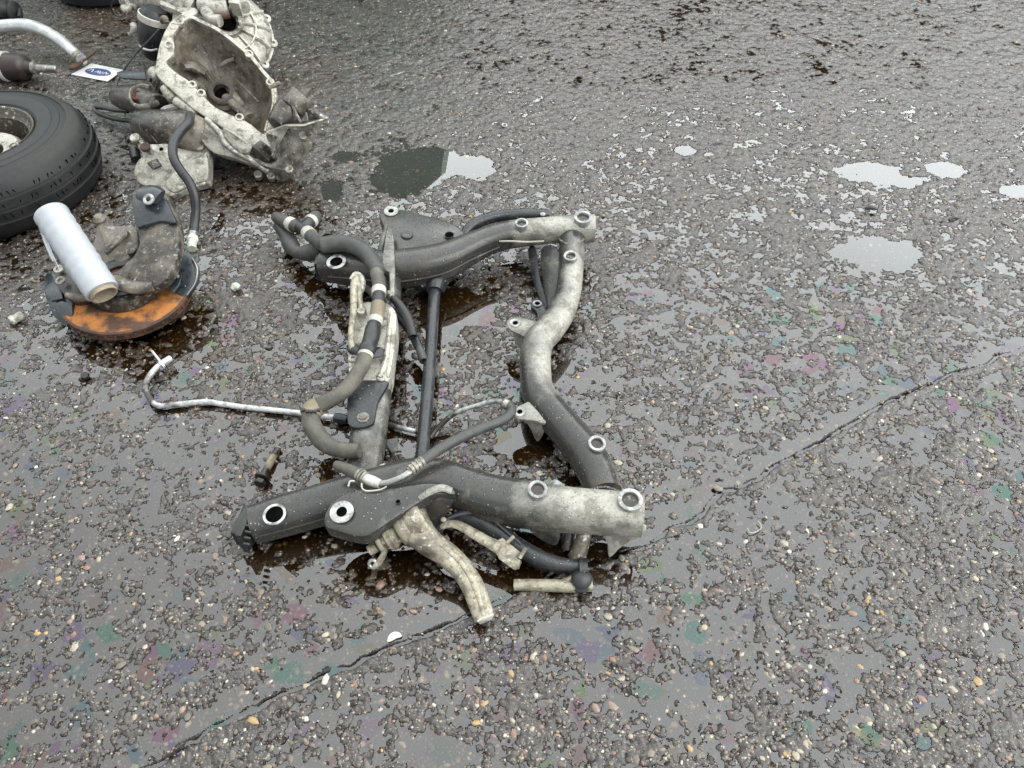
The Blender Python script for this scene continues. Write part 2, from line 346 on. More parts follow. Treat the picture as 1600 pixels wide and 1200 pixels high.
# ---------------------------------------------------------------- materials of the parts
def drops(g, amount=1.0):
    """rain beads standing on the surface: returns (mask, height)"""
    p = g.pos()
    m, hgt = None, None
    for sc, thr, w in ((125.0, 0.34, 1.0), (240.0, 0.42, 0.8)):
        v = g.node('ShaderNodeTexVoronoi', {'Vector': p, 'Scale': sc, 'Randomness': 1.0}, feature='F1')
        s = g.node('ShaderNodeSeparateColor', {0: v.outputs['Color']})
        on = g.math('GREATER_THAN', s.outputs[0], 1 - thr * amount)
        rad = g.math('MULTIPLY', g.math('ADD', g.math('MULTIPLY', s.outputs[1], 0.22), 0.16), on)
        q = g.math('SUBTRACT', 1.0, g.math('DIVIDE', v.outputs['Distance'], g.math('MAXIMUM', rad, 0.001)), True)
        hh = g.math('MULTIPLY', g.math('POWER', q, 0.5), w)
        m = g.math('GREATER_THAN', q, 0.02) if m is None else g.math('MAXIMUM', m, g.math('GREATER_THAN', q, 0.02))
        hgt = hh if hgt is None else g.math('MAXIMUM', hgt, hh)
    return m, hgt
def paint(name, dark, light, edge=(0.45, 0.62), rough=(0.28, 0.6), nscale=18, wet=0.0, metal=0.0, fine=0.25, use_tone=True, spot=None, ior=1.45, lump=0.0, mottle=0.0, white=(0.62, 0.60, 0.55), ruddy=False):
    """two finishes (worn/clean, rust/bright...) mixed by where the part is worn ('tone') broken up by noise"""
    g = material(name)
    n = g.noise(nscale, 6, 0.62)
    if use_tone:
        tone = g.node('ShaderNodeAttribute', attribute_name='tone').outputs['Fac']
        f = g.math('ADD', tone, g.math('MULTIPLY', g.math('SUBTRACT', n, 0.5), 1.5))
        f = g.ramp(f, (0.2, 0.0), (0.8, 1.0))
    else:
        f = g.ramp(n, (edge[0], 0.0), (edge[1], 1.0))
    c = g.mixc(f, c4(dark), c4(light))
    c = g.mixc(g.ramp(g.noise(nscale * 9, 4, 0.7), (0.35, 0.0), (0.75, 0.55)), c, g.mixc(1.0, c, c4((0.45, 0.42, 0.38)), 'MULTIPLY'))
    if mottle:
        c = g.mixc(g.ramp(g.noise(nscale * 1.3, 6, 0.72), (0.50, 0.0), (0.60, mottle)), c, c4((0.055, 0.045, 0.033)))
        c = g.mixc(g.ramp(g.noise(nscale * 12, 5, 0.75), (0.56, 0.0), (0.64, mottle)), c, c4((0.035, 0.03, 0.024)))
        c = g.mixc(g.ramp(g.noise(nscale * 3.1, 5, 0.7), (0.57, 0.0), (0.66, mottle * 0.8)), c, c4(white)) if white else c  # white blotches paint wet sheen highlights into the colour
    if spot: c = g.mixc(g.ramp(g.noise(nscale * 2.3, 5, 0.7), (spot[1], 0.0), (spot[1] + 0.1, 0.85)), c, c4(spot[0]))
    r = g.mixc(f, c4((rough[0],) * 3), c4((rough[1],) * 3))
    hgt = g.math('MULTIPLY', g.noise(nscale * 16, 4, 0.65), fine)
    if lump: hgt = g.math('ADD', hgt, g.math('MULTIPLY', g.noise(nscale * 3, 3, 0.5), lump))
    if wet > 0:
        m, dh = drops(g, wet)
        c = g.mixc(g.ramp(dh, (0.55, 0.0), (0.75, 0.75)), c, g.mixc(0.5, c, c4((0.42, 0.43, 0.43))))  # pale drop centres paint sky glints into the colour
        r = g.mixc(m, r, c4((0.06,) * 3)); hgt = g.math('ADD', g.math('MULTIPLY', hgt, 0.6), g.math('MULTIPLY', dh, 2.4))
    b = g.node('ShaderNodeBump', {'Height': hgt, 'Strength': 0.8, 'Distance': 0.0011})
    bs = g.node('ShaderNodeBsdfPrincipled', {'Base Color': c, 'Roughness': r, 'Metallic': metal, 'IOR': ior, 'Normal': b.outputs[0]})
    g.link(bs.outputs[0], g.out.inputs[0]); return g.m
M = {}
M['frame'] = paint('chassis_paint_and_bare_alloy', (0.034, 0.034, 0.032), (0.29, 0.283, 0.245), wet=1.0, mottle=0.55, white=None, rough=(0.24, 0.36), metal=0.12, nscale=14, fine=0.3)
M['black'] = paint('black_wet_paint', (0.015, 0.017, 0.019), (0.034, 0.036, 0.037), wet=1.0, rough=(0.3, 0.45), use_tone=False)
M['plastic'] = paint('black_plastic', (0.010, 0.011, 0.012), (0.022, 0.023, 0.024), rough=(0.35, 0.5), use_tone=False, wet=0.25)
M['shield'] = paint('black_sheet_metal', (0.012, 0.017, 0.021), (0.026, 0.031, 0.035), rough=(0.22, 0.4), use_tone=False, wet=0.3)
M['rubber'] = paint('weathered_rubber', (0.035, 0.037, 0.035), (0.062, 0.062, 0.057), rough=(0.5, 0.7), use_tone=False, wet=0.2, fine=0.12)
M['dusty_rubber'] = paint('dusty_rubber', (0.055, 0.053, 0.044), (0.115, 0.105, 0.082), rough=(0.55, 0.75), use_tone=False, fine=0.12)
M['tyre'] = paint('tyre_rubber', (0.009, 0.0095, 0.010), (0.027, 0.0265, 0.025), rough=(0.45, 0.65), use_tone=True, nscale=7, fine=0.35, ior=1.33)
M['zinc'] = paint('bare_zinc', (0.20, 0.205, 0.20), (0.42, 0.43, 0.425), rough=(0.35, 0.5), use_tone=False, fine=0.4, metal=0.2, mottle=0.5, nscale=40)
M['pale'] = paint('pale_clamp_band', (0.30, 0.285, 0.25), (0.42, 0.41, 0.375), rough=(0.4, 0.55), use_tone=False, fine=0.15)
M['cast'] = paint('corroded_cast_alloy', (0.058, 0.051, 0.040), (0.38, 0.365, 0.315), metal=0.3, rough=(0.38, 0.42), nscale=22, wet=0.12, fine=0.6, lump=0.4, mottle=0.7)
M['cream'] = paint('chalky_alloy', (0.055, 0.045, 0.031), (0.31, 0.285, 0.215), metal=0.15, rough=(0.4, 0.45), nscale=26, fine=0.5, lump=0.4, spot=((0.10, 0.08, 0.05), 0.54), mottle=0.6)
M['grime'] = paint('oily_grime', (0.020, 0.0165, 0.013), (0.19, 0.165, 0.13), rough=(0.28, 0.55), nscale=24, use_tone=True, fine=0.6, lump=0.45, wet=0.12, mottle=0.3)
M['disc'] = paint('rusty_disc', (0.050, 0.022, 0.011), (0.30, 0.112, 0.022), rough=(0.6, 0.8), nscale=15, use_tone=False, edge=(0.42, 0.57), fine=0.4, spot=((0.06, 0.045, 0.03), 0.66))
M['rust'] = paint('dark_rust', (0.028, 0.014, 0.008), (0.085, 0.036, 0.018), rough=(0.6, 0.8), nscale=30, use_tone=False, fine=0.4)
M['silver'] = paint('bright_alloy_tube', (0.40, 0.41, 0.41), (0.58, 0.59, 0.60), rough=(0.28, 0.4), use_tone=False, metal=0.55, fine=0.06)
M['pipe'] = paint('scuffed_pipe', (0.05, 0.048, 0.046), (0.48, 0.49, 0.49), rough=(0.4, 0.3), nscale=60, mottle=0.5, white=None, use_tone=True, metal=0.4, fine=0.1)
M['steel'] = paint('machined_steel', (0.20, 0.20, 0.19), (0.38, 0.38, 0.37), rough=(0.25, 0.4), use_tone=False, metal=0.7, fine=0.1)
M['boot'] = paint('brown_joint_cup', (0.018, 0.011, 0.010), (0.030, 0.019, 0.017), rough=(0.4, 0.55), use_tone=False, fine=0.15)
M['tan'] = paint('tan_plastic', (0.14, 0.115, 0.075), (0.24, 0.20, 0.135), rough=(0.5, 0.6), use_tone=False)
M['green_plug'] = paint('pale_green_plastic', (0.40, 0.44, 0.36), (0.52, 0.55, 0.47), rough=(0.4, 0.5), use_tone=False)
M['card'] = paint('cardboard_core', (0.20, 0.165, 0.115), (0.30, 0.25, 0.18), rough=(0.7, 0.8), use_tone=False)
M['hole'] = paint('open_hole', (0.002, 0.002, 0.002), (0.004, 0.004, 0.004), rough=(0.9, 0.95), use_tone=False, ior=1.02)  # near-black caps stand for the shade inside uncut holes and slits
M['worn'] = paint('worn_bare_metal', (0.07, 0.07, 0.068), (0.38, 0.39, 0.39), rough=(0.4, 0.5), use_tone=False, nscale=45, edge=(0.38, 0.52), fine=0.4, metal=0.2)
M['bolt'] = paint('oily_bolt', (0.010, 0.008, 0.007), (0.20, 0.16, 0.10), rough=(0.25, 0.5), nscale=60, fine=0.3)
M['paper'] = paint('white_card', (0.42, 0.42, 0.41), (0.58, 0.58, 0.57), rough=(0.5, 0.6), use_tone=False)
M['ink'] = paint('blue_print', (0.02, 0.05, 0.17), (0.03, 0.03, 0.05), rough=(0.4, 0.5), use_tone=False, nscale=60)
M['red'] = paint('red_rubber_seal', (0.07, 0.016, 0.012), (0.10, 0.03, 0.022), rough=(0.5, 0.6), use_tone=False)
g = material('stretch_film')
band = g.noise(6, 4, 0.6)
bs = g.node('ShaderNodeBsdfPrincipled', {'Base Color': g.mixc(band, c4((0.24, 0.26, 0.28)), c4((0.33, 0.345, 0.36))), 'Roughness': 0.22, 'IOR': 1.5, 'Subsurface Weight': 0.25, 'Subsurface Radius': (0.02, 0.02, 0.02),
     'Normal': g.node('ShaderNodeBump', {'Height': g.noise(45, 5, 0.6), 'Strength': 0.6, 'Distance': 0.003}).outputs[0]})
g.link(bs.outputs[0], g.out.inputs[0]); M['film'] = g.m
g = material('loose_clear_film')
bs = g.node('ShaderNodeBsdfPrincipled', {'Base Color': c4((0.55, 0.58, 0.60)), 'Roughness': 0.15, 'IOR': 1.5, 'Normal': g.node('ShaderNodeBump', {'Height': g.noise(60, 4), 'Strength': 0.6, 'Distance': 0.004}).outputs[0]})
tr = g.node('ShaderNodeBsdfTransparent', {'Color': c4((0.95, 0.96, 0.97))})
mx = g.node('ShaderNodeMixShader', {0: 0.5, 1: tr.outputs[0], 2: bs.outputs[0]}); g.link(mx.outputs[0], g.out.inputs[0]); M['loose'] = g.m

# ---------------------------------------------------------------- shape kit
def catmull(P, sub, closed=False):
    P = np.array(P, float); n = len(P); out = []
    if n < 3 and not closed: sub = max(sub, 2)
    rng_ = range(n) if closed else range(n - 1)
    for i in rng_:
        if closed: a, b, c, d = P[(i - 1) % n], P[i], P[(i + 1) % n], P[(i + 2) % n]
        else: a, b, c, d = P[max(i - 1, 0)], P[i], P[i + 1], P[min(i + 2, n - 1)]
        for k in range(sub):
            t = k / sub
            out.append(0.5 * ((2 * b) + (c - a) * t + (2 * a - 5 * b + 4 * c - d) * t * t + (3 * b - a - 3 * c + d) * t ** 3))
    if not closed: out.append(P[-1])
    return np.array(out)
UP = Vector((0, 0, 1))
class MB:
    def __init__(s): s.v, s.f, s.t = [], [], []
    def add(s, verts, faces, tone=0.5):
        o = len(s.v); s.v += [tuple(v) for v in verts]
        s.t += list(tone) if hasattr(tone, '__len__') else [tone] * len(verts)
        s.f += [tuple(i + o for i in f) for f in faces]; return s
    def rings(s, rings, tones=None, cap0=True, cap1=True):
        n = len(rings[0]); V = [v for r_ in rings for v in r_]; Fs = []
        for i in range(len(rings) - 1):
            for j in range(n):
                k = (j + 1) % n; Fs.append((i * n + j, i * n + k, (i + 1) * n + k, (i + 1) * n + j))
        if cap0: Fs.append(tuple(range(n))[::-1])
        if cap1: Fs.append(tuple((len(rings) - 1) * n + j for j in range(n)))
        T = [t for t in (tones or [0.5] * len(rings)) for _ in range(n)]
        return s.add(V, Fs, T)
    def tube(s, pts, n=14, sub=5, sx=1.0, sy=1.0, hollow=(False, False), power=2.0, raw=False, up=UP, dome=0.0, lean=0.0):
        """pts: (px, py, z, radius_px[, tone]) measured in the photograph, or (Vector, radius[, tone]) when raw"""
        rows_ = []
        for p in pts:
            if raw: rows_.append((*p[0], p[1], p[2] if len(p) > 2 else 0.5))
            else: rows_.append((*at(p[0], p[1], p[2]), p[3] * mpp(p[0], p[1], p[2]), p[4] if len(p) > 4 else 0.5))
        C_ = catmull(rows_, sub); Pn = [Vector(c[:3]) for c in C_]; R_, T_ = C_[:, 3], C_[:, 4]
        rings, tones, last = [], [], None
        frames = []
        for i, p in enumerate(Pn):
            t = (Pn[min(i + 1, len(Pn) - 1)] - Pn[max(i - 1, 0)])
            t = t.normalized() if t.length > 1e-9 else Vector((1, 0, 0))
            if last is None:
                side = t.cross(up)
                if side.length < 0.15: side = t.cross(Vector((0, 1, 0)))
            else: side = last - t * last.dot(t)
            if abs(t.dot(up)) < 0.85:
                q = t.cross(up).normalized()
                side = q if last is None or q.dot(last) > 0.3 else side
            side.normalize(); last = side; frames.append((p, t, side, side.cross(t)))
        def ring(fr, r_, off=0.0):
            p, t, sd, u_ = fr; L_ = []
            for j in range(n):
                a = 2 * math.pi * j / n; c, w = math.cos(a), math.sin(a)
                if power != 2.0: c = math.copysign(abs(c) ** (2 / power), c); w = math.copysign(abs(w) ** (2 / power), w)
                L_.append(p + sd * (c * r_ * sx) + u_ * (w * r_ * sy) + t * off)
            return L_
        if hollow[0]:
            r0 = R_[0]; rings += [ring(frames[0], r0 * .74, r0 * 1.6), ring(frames[0], r0 * .74)]; tones += [0.0, T_[0]]
        elif dome: rings += [ring(frames[0], R_[0] * .5, -R_[0] * dome), ring(frames[0], R_[0] * .85, -R_[0] * dome * .55)]; tones += [T_[0]] * 2
        for fr, r_, t_ in zip(frames, R_, T_): rings.append(ring(fr, r_)); tones.append(t_)
        if hollow[1]:
            r0 = R_[-1]; rings += [ring(frames[-1], r0 * .74), ring(frames[-1], r0 * .74, -r0 * 1.6)]; tones += [T_[-1], 0.0]
        elif dome: rings += [ring(frames[-1], R_[-1] * .85, R_[-1] * dome * .55), ring(frames[-1], R_[-1] * .5, R_[-1] * dome)]; tones += [T_[-1]] * 2
        if lean:  # side light painted into the tone: paler towards the right and top
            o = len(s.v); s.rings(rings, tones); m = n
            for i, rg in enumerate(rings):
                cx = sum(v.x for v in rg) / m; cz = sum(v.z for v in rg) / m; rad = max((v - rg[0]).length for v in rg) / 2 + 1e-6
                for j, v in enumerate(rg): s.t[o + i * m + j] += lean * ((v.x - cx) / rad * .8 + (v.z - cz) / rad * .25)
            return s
        return s.rings(rings, tones)
    def lathe(s, c, axis, prof, n=24, tone=0.5, closed=False, arc=None, start=None, cap=True):
        """prof: list of (radius, height along axis)"""
        axis = Vector(axis).normalized(); a = axis.cross(start if start else Vector((0.31, 0.2, 0.93)))
        if a.length < 0.1: a = axis.cross(Vector((1, 0, 0)))
        a.normalize(); b = axis.cross(a); c = Vector(c); full = arc is None
        m = n if full else n + 1; ang = [(2 * math.pi * j / n) if full else arc[0] + (arc[1] - arc[0]) * j / n for j in range(m)]
        V = [c + (a * math.cos(t) + b * math.sin(t)) * r_ + axis * h_ for r_, h_ in prof for t in ang]; Fs = []
        k = len(prof); last = k if closed else k - 1
        for i in range(last):
            for j in range(m if full else m - 1):
                q = (j + 1) % m; i2 = (i + 1) % k
                Fs.append((i * m + j, i * m + q, i2 * m + q, i2 * m + j))
        if not closed and full and cap:
            if prof[0][0] > 1e-6: Fs.append(tuple(range(m))[::-1])
            if prof[-1][0] > 1e-6: Fs.append(tuple((k - 1) * m + j for j in range(m)))
        return s.add(V, Fs, tone if not hasattr(tone, '__len__') else [t for t in tone for _ in range(m)])
    def washer(s, c, axis, r0, r1, h, n=24, tone=0.7):
        e = min(h * .3, (r1 - r0) * .3)
        return s.lathe(c, axis, [(r0, 0), (r0, h - e), (r0 + e, h), (r1 - e, h), (r1, h - e), (r1, 0)], n, tone, closed=True)
    def cup(s, c, axis, r_, depth, n=20, tone=0.0):
        """a blind hole: walls and a floor seen from outside"""
        return s.lathe(c, axis, [(r_, 0.0), (r_ * .97, -depth), (0.0, -depth)], n, tone)
    def slab(s, pts, thick, sub=4, closed_smooth=True, nrm=None, tone=0.5, edge=0.004, skirt=None):
        """a pressed plate: outline in (px, py, z) or Vectors, rounded rim, turned down by 'thick' along its normal"""
        W = [at(*p[:3]) if not isinstance(p, Vector) else p for p in pts]
        W = [Vector(w) for w in (catmull([tuple(w) for w in W], sub, True) if closed_smooth else W)]
        c = sum(W, Vector()) / len(W)
        if nrm is None:
            nrm = Vector()
            for a, b in zip(W, W[1:] + W[:1]): nrm += (a - c).cross(b - c)
            nrm.normalize()
            if nrm.z < 0: nrm = -nrm
        m = len(W); out = []
        for i in range(m):
            t = (W[(i + 1) % m] - W[i - 1]).normalized(); o = t.cross(nrm)
            out.append(o.normalized() if o.length > 1e-6 else Vector())
        area = sum(((W[i] - c).cross(W[(i + 1) % m] - c)).dot(nrm) for i in range(m))
        if area < 0: out = [-o for o in out]
        R0 = [w - o * edge for w, o in zip(W, out)]
        R1 = [w - nrm * edge * .35 - o * edge * .25 for w, o in zip(W, out)]
        R2 = [w - nrm * edge for w in W]; R3 = [w - nrm * thick for w in W]
        if area < 0: R0, R1, R2, R3 = R0[::-1], R1[::-1], R2[::-1], R3[::-1]
        return s.rings([R3, R2, R1, R0], [tone] * 4 if not hasattr(tone, '__len__') else list(tone), True, True)
    def box(s, c, ax, ay, az, hx, hy, hz, tone=0.5, ch=0.12):
        """chamfered box with half sizes along three axes"""
        c = Vector(c); ax, ay, az = (Vector(a).normalized() for a in (ax, ay, az)); e = ch * min(hx, hy, hz); rs = []
        for zz, k in ((-hz, e), (-hz + e, 0), (hz - e, 0), (hz, e)):
            x_, y_ = hx - k, hy - k
            rs.append([c + ax * a + ay * b + az * zz for a, b in ((-x_ + e, -y_), (x_ - e, -y_), (x_, -y_ + e), (x_, y_ - e), (x_ - e, y_), (-x_ + e, y_), (-x_, y_ - e), (-x_, -y_ + e))])
        return s.rings(rs, [tone] * 4)
    def hexa(s, c, axis, r_, h, tone=0.5):
        return s.lathe(c, axis, [(r_ * .86, 0), (r_, h * .12), (r_, h * .85), (r_ * .86, h)], 6, tone)
    def build(s, name, mat, parent=None, sharp=38, label=None, cat=None, group=None):
        m = bpy.data.meshes.new(name); off = Vector()
        q = parent
        while q is not None: off += q.location; q = q.parent
        m.from_pydata([(v[0] - off.x, v[1] - off.y, v[2] - off.z) for v in s.v], [], s.f); m.validate()
        bm = bmesh.new(); bm.from_mesh(m); bmesh.ops.recalc_face_normals(bm, faces=bm.faces); bm.to_mesh(m); bm.free()
        m.polygons.foreach_set('use_smooth', [True] * len(m.polygons)); m.set_sharp_from_angle(angle=math.radians(sharp))
        a = m.attributes.new('tone', 'FLOAT', 'POINT')
        if len(m.vertices) == len(s.t): a.data.foreach_set('value', np.array(s.t, dtype=np.float32))
        m.materials.append(M[mat] if isinstance(mat, str) else mat)
        o = bpy.data.objects.new(name, m); COL.objects.link(o)
        if parent is not None: o.parent = parent
        return tag(o, label, cat, group)
def up_tilt(dx=0.0, dy=0.0): return Vector((dx, dy, 1)).normalized()
# ================================================================ the axle subframe
fr = thing('axle_subframe', at(720, 640), 'large grey and cream car axle subframe lying alone on wet asphalt', 'subframe')
def collar(parent, px, py, z, rpx, hpx, tilt=(0, 0), mat='zinc'):
    k = mpp(px, py, z); ax = up_tilt(*tilt); c = at(px, py, z); h = hpx * k; rr = rpx * k
    b = MB().lathe(c - ax * h * .99, ax, [(rr * .98, 0), (rr * .98, h * .8), (rr * 1.0, h * .97), (rr * .95, h), (rr * .72, h), (rr * .68, h * .96), (rr * .66, h * .4), (0, h * .4)], 26, 0.6)
    o = b.build('bushing_collar', mat, parent)
    MB().lathe(c - ax * h * .3, ax, [(rr * .70, 0), (rr * .69, .0004), (0, .0006)], 22, .1).build('collar_bore', 'grime', parent)
    return o
def pad(parent, px, py, z, r0, r1, tilt=(0, 0), name='bare_ring', hmm=2.0, mat='zinc'):
    k = mpp(px, py, z); ax = up_tilt(*tilt); c = at(px, py, z)
    o = MB().washer(c, ax, r0 * k, r1 * k, hmm * .001).build(name, mat, parent)
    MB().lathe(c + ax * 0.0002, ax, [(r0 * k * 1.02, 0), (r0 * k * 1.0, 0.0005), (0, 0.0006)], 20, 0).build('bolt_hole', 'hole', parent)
    return o
# far side member, dark at its left, chalky at its right end
far = MB().tube([(505, 414, .075, 24, 0), (530, 415, .078, 26, 0), (560, 418, .080, 27, .05), (590, 421, .082, 28, .05), (625, 420, .086, 28, .02), (660, 416, .088, 28, .0), (695, 407, .090, 26, .0), (725, 393, .092, 23, .02),
                 (755, 379, .096, 20.5, .05), (785, 369, .10, 20, .15), (815, 364, .102, 19.5, .5), (845, 361, .104, 19, .75), (880, 358, .106, 19, .85), (908, 357, .106, 20, .95), (929, 357, .106, 19.5, 1)], n=24, sub=6, power=2.9)
far = far.build('side_member', 'frame', fr, label='side member with dark plate at the far edge of the subframe')
MB().box(at(501, 412, .072), (1, .06, 0), (0, 1, 0), (0, .1, 1), .008, .040, .030).build('end_cap', 'plastic', far)
pad(far, 525.5, 409, .1275, 10, 15.5, (-.05, -.1), mat='worn', hmm=1.2)
MB().slab([(592, 334, .125), (600, 324, .126), (622, 325, .127), (648, 331, .128), (676, 338, .128), (704, 346, .127), (722, 358, .124), (725, 374, .120), (716, 390, .118), (690, 405, .116), (650, 418, .114), (618, 428, .112), (604, 424, .114), (603, 392, .118), (602, 362, .122)], .055, edge=.008, tone=0.03).build('mount_plate', 'frame', fr)
pl = bpy.data.objects['mount_plate']
pad(pl, 611, 330, .128, 4.6, 11.5, (0, -.1))
pad(pl, 702, 367, .126, 6.8, 7.6, (0, -.08), 'drain_hole', .8, 'black')
MB().lathe(at(635.5, 366, .1255), up_tilt(0, -.08), [(0.018, 0), (0.016, .0022), (.010, .0026), (0.003, .0015), (0, .001)], 22, .1).build('pressed_dimple', 'frame', pl)
MB().slab([(603, 362, .150), (606, 356, .151), (613, 357, .151), (615, 375, .150), (617, 420, .146), (616, 462, .138), (609, 462, .138), (608, 425, .145), (600, 421, .146), (597, 408, .147)], .016, sub=2, edge=.003, closed_smooth=False, tone=.45).slab([(607, 366, .1515), (610, 366, .1515), (610, 370, .1512), (607, 370, .1512)], .001, sub=2, edge=.0003).build('strut_plate', 'frame', far, label='pale narrow steel plate beside the coolant hose')
MB().slab([(600, 352, .142), (604, 356, .144), (594, 398, .128), (588, 396, .124)], .012, sub=3, tone=.35).build('strut_flange', 'frame', far)
collar(far, 815, 347.5, .153, 10.5, 13, (0, -.12)); collar(far, 911, 338.5, .156, 14, 13, (0, -.12))
MB().tube([(780, 377, .115, 1.2, 1), (800, 377, .118, 1.5, 1), (822, 378, .119, 1.5, 1), (850, 377, .12, 1.2, 1)], n=6).build('scraped_line', 'pale', far)

# rear cross tube: the big bent chalky pipe on the right
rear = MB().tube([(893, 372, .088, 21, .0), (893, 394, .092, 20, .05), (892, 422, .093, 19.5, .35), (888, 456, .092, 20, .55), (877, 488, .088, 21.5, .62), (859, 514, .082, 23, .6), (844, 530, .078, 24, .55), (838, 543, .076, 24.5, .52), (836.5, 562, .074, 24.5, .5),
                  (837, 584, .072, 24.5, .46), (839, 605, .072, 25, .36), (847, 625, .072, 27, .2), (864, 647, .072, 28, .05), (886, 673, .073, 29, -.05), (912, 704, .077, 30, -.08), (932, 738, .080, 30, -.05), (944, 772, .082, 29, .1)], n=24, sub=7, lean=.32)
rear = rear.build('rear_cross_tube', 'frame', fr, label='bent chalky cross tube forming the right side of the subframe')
collar(rear, 891.5, 399, .139, 11, 13, (-.05, -.12)); collar(rear, 933, 692, .131, 14, 15, (.1, -.12))
def lug(poly, rx, ry, z, tone=.55):
    o = MB().slab([(a, b, z if i < 4 else z + .004) for i, (a, b) in enumerate(poly)], .006, sub=4, edge=.003, tone=tone).build('mounting_lug', 'frame', fr)
    pad(o, rx, ry, z + .002, 4.3, 9, (-.05, -.05), 'lug_washer', 2.5); return o
lug([(792, 504), (797, 496), (808, 494), (820, 497), (842, 503), (850, 512), (836, 527), (824, 528), (812, 522), (797, 514)], 805, 505, .088)
lug([(801, 646), (803, 638), (816, 631), (832, 626), (848, 636), (858, 652), (850, 661), (836, 657), (820, 655), (806, 653)], 812, 644, .090)
MB().slab([(800, 514, .085), (824, 528, .085), (819, 542, .05), (812, 545, .03), (806, 536, .05)], .004, sub=3, tone=.75).build('lug_web', 'frame', rear)
MB().slab([(822, 656, .087), (853, 659, .085), (846, 684, .05), (838, 690, .03), (829, 672, .06)], .004, sub=3, tone=.6).build('lug_web', 'frame', rear)
MB().slab([(845, 388, .085), (868, 384, .09), (876, 410, .08), (876, 450, .07), (866, 486, .05), (855, 492, .03), (852, 470, .035), (846, 430, .05)], .012, sub=4, edge=.006, tone=.12).build('gusset', 'frame', rear, label='curved grey gusset inside the far corner')
MB().slab([(825, 390, .06), (836, 386, .065), (842, 430, .045), (853, 470, .02), (848, 478, .012), (832, 436, .03)], .006, sub=3, edge=.002).build('gusset_edge', 'black', rear)
o = MB().slab([(829, 478, .016), (832, 469, .017), (843, 468, .018), (856, 484, .02), (854, 496, .02), (842, 500, .018), (838, 486, .016)], .005, sub=3, edge=.002, tone=.1).build('mounting_lug', 'black', fr)
pad(o, 839.5, 474.5, .0185, 4, 7.5)

# near side member
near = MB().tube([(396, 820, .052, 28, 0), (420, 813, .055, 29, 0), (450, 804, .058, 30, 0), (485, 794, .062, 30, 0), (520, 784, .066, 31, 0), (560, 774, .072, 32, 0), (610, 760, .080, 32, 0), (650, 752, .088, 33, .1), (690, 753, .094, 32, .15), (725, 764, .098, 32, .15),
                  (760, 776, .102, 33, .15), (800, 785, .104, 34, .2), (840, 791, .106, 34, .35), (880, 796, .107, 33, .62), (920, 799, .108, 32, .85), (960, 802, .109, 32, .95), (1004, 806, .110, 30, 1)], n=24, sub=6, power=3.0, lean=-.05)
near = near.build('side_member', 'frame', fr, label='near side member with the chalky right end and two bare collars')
k = mpp(388, 822, .05)
ec = MB().box(at(392, 821, .050), (1, -.18, 0), (.18, 1, 0), (0, 0, 1), .006, .047, .036).box(at(383, 821, .046), (1, -.18, 0), (.18, 1, 0), (0, 0, 1), .012, .036, .026).build('end_cap', 'plastic', fr)
for i in range(7):
    MB().box(at(393 + i * -1.2, 794 + i * 9.5, .083), (1, -.18, 0), (.18, 1, 0), (0, 0, 1), .007, .002, .004).build('cap_rib', 'plastic', ec)
pad(near, 429, 804, .1020, 14, 18.5, (-.06, -.12), mat='worn', hmm=2.0)
collar(near, 840, 764, .164, 15.5, 14, (.02, -.12)); collar(near, 985, 780, .164, 19.5, 17, (0, -.1))
MB().tube([(880, 768, .135, 9, .4), (866, 757, .118, 9, .3)], n=10).build('weld_tab', 'zinc', near)
MB().slab([(948, 832, .07), (1004, 820, .085), (1007, 836, .07), (985, 846, .05), (968, 858, .03), (952, 872, .008), (949, 852, .03)], .006, sub=3, edge=.003, tone=[.9, .9, .9, .85]).build('end_gusset', 'frame', near)
MB().slab([(820, 812, .07), (872, 822, .075), (873, 846, .04), (866, 853, .03), (848, 846, .035), (828, 830, .05)], .005, sub=3, edge=.003, tone=.25).build('gusset', 'frame', near)
br = MB().slab([(505, 814, .142), (508, 798, .146), (522, 780, .150), (545, 767, .153), (575, 763, .155), (610, 760, .157), (645, 755, .158), (676, 753, .158), (700, 759, .156), (711, 771, .152), (700, 772, .152), (676, 774, .153), (655, 785, .152), (632, 800, .150), (610, 814, .148), (588, 829, .144), (570, 838, .140), (548, 836, .138), (524, 829, .138), (509, 824, .139)],
               .040, sub=4, edge=.010, tone=.04).build('bracket_plate', 'frame', fr)
pad(br, 534, 800, .150, 8.5, 19, (-.05, -.15)); pad(br, 622, 784, .1575, 3.4, 4.2, (0, -.1), 'drain_hole', .6, 'black')
MB().slab([(668, 774, .140), (688, 770, .150), (707, 768, .150), (711, 778, .13), (700, 800, .09), (686, 824, .06), (676, 828, .055), (668, 812, .075)], .006, sub=4, edge=.003, tone=.25).build('bracket_flange', 'frame', br)
MB().tube([(655, 779, .151, 5, .5), (672, 768, .158, 6.5, .55), (690, 762, .160, 7, .5), (706, 767, .153, 6, .4)], n=10, sy=.5).build('rolled_rim', 'frame', br)

# front cross beam on the left, with the alloy rack housing on it
beam = MB().tube([(606, 440, .075, 22, .15), (600, 500, .074, 23, .2), (592, 560, .072, 25, .22), (584, 620, .070, 27, .26), (577, 670, .068, 28, .25), (571, 720, .066, 28, .15), (566, 768, .070, 28, .05)], n=18, sub=5, power=2.8, sy=.8).build('front_cross_beam', 'frame', fr)
MB().slab([(545, 598, .118), (556, 594, .120), (600, 594, .120), (606, 600, .118), (590, 628, .114), (585, 655, .112), (578, 664, .110), (560, 668, .109), (545, 663, .110), (542, 640, .112)], .010, sub=3, edge=.003).build('cover_plate', 'black', beam)
k = mpp(567, 652, .115)
MB().lathe(at(567, 652, .1125), up_tilt(0, -.05), [(10 * k, 0), (9 * k, .002), (6.5 * k, .0025), (6.5 * k, .007), (5 * k, .008), (0, .008)], 16).build('cover_bolt', 'cast', beam)
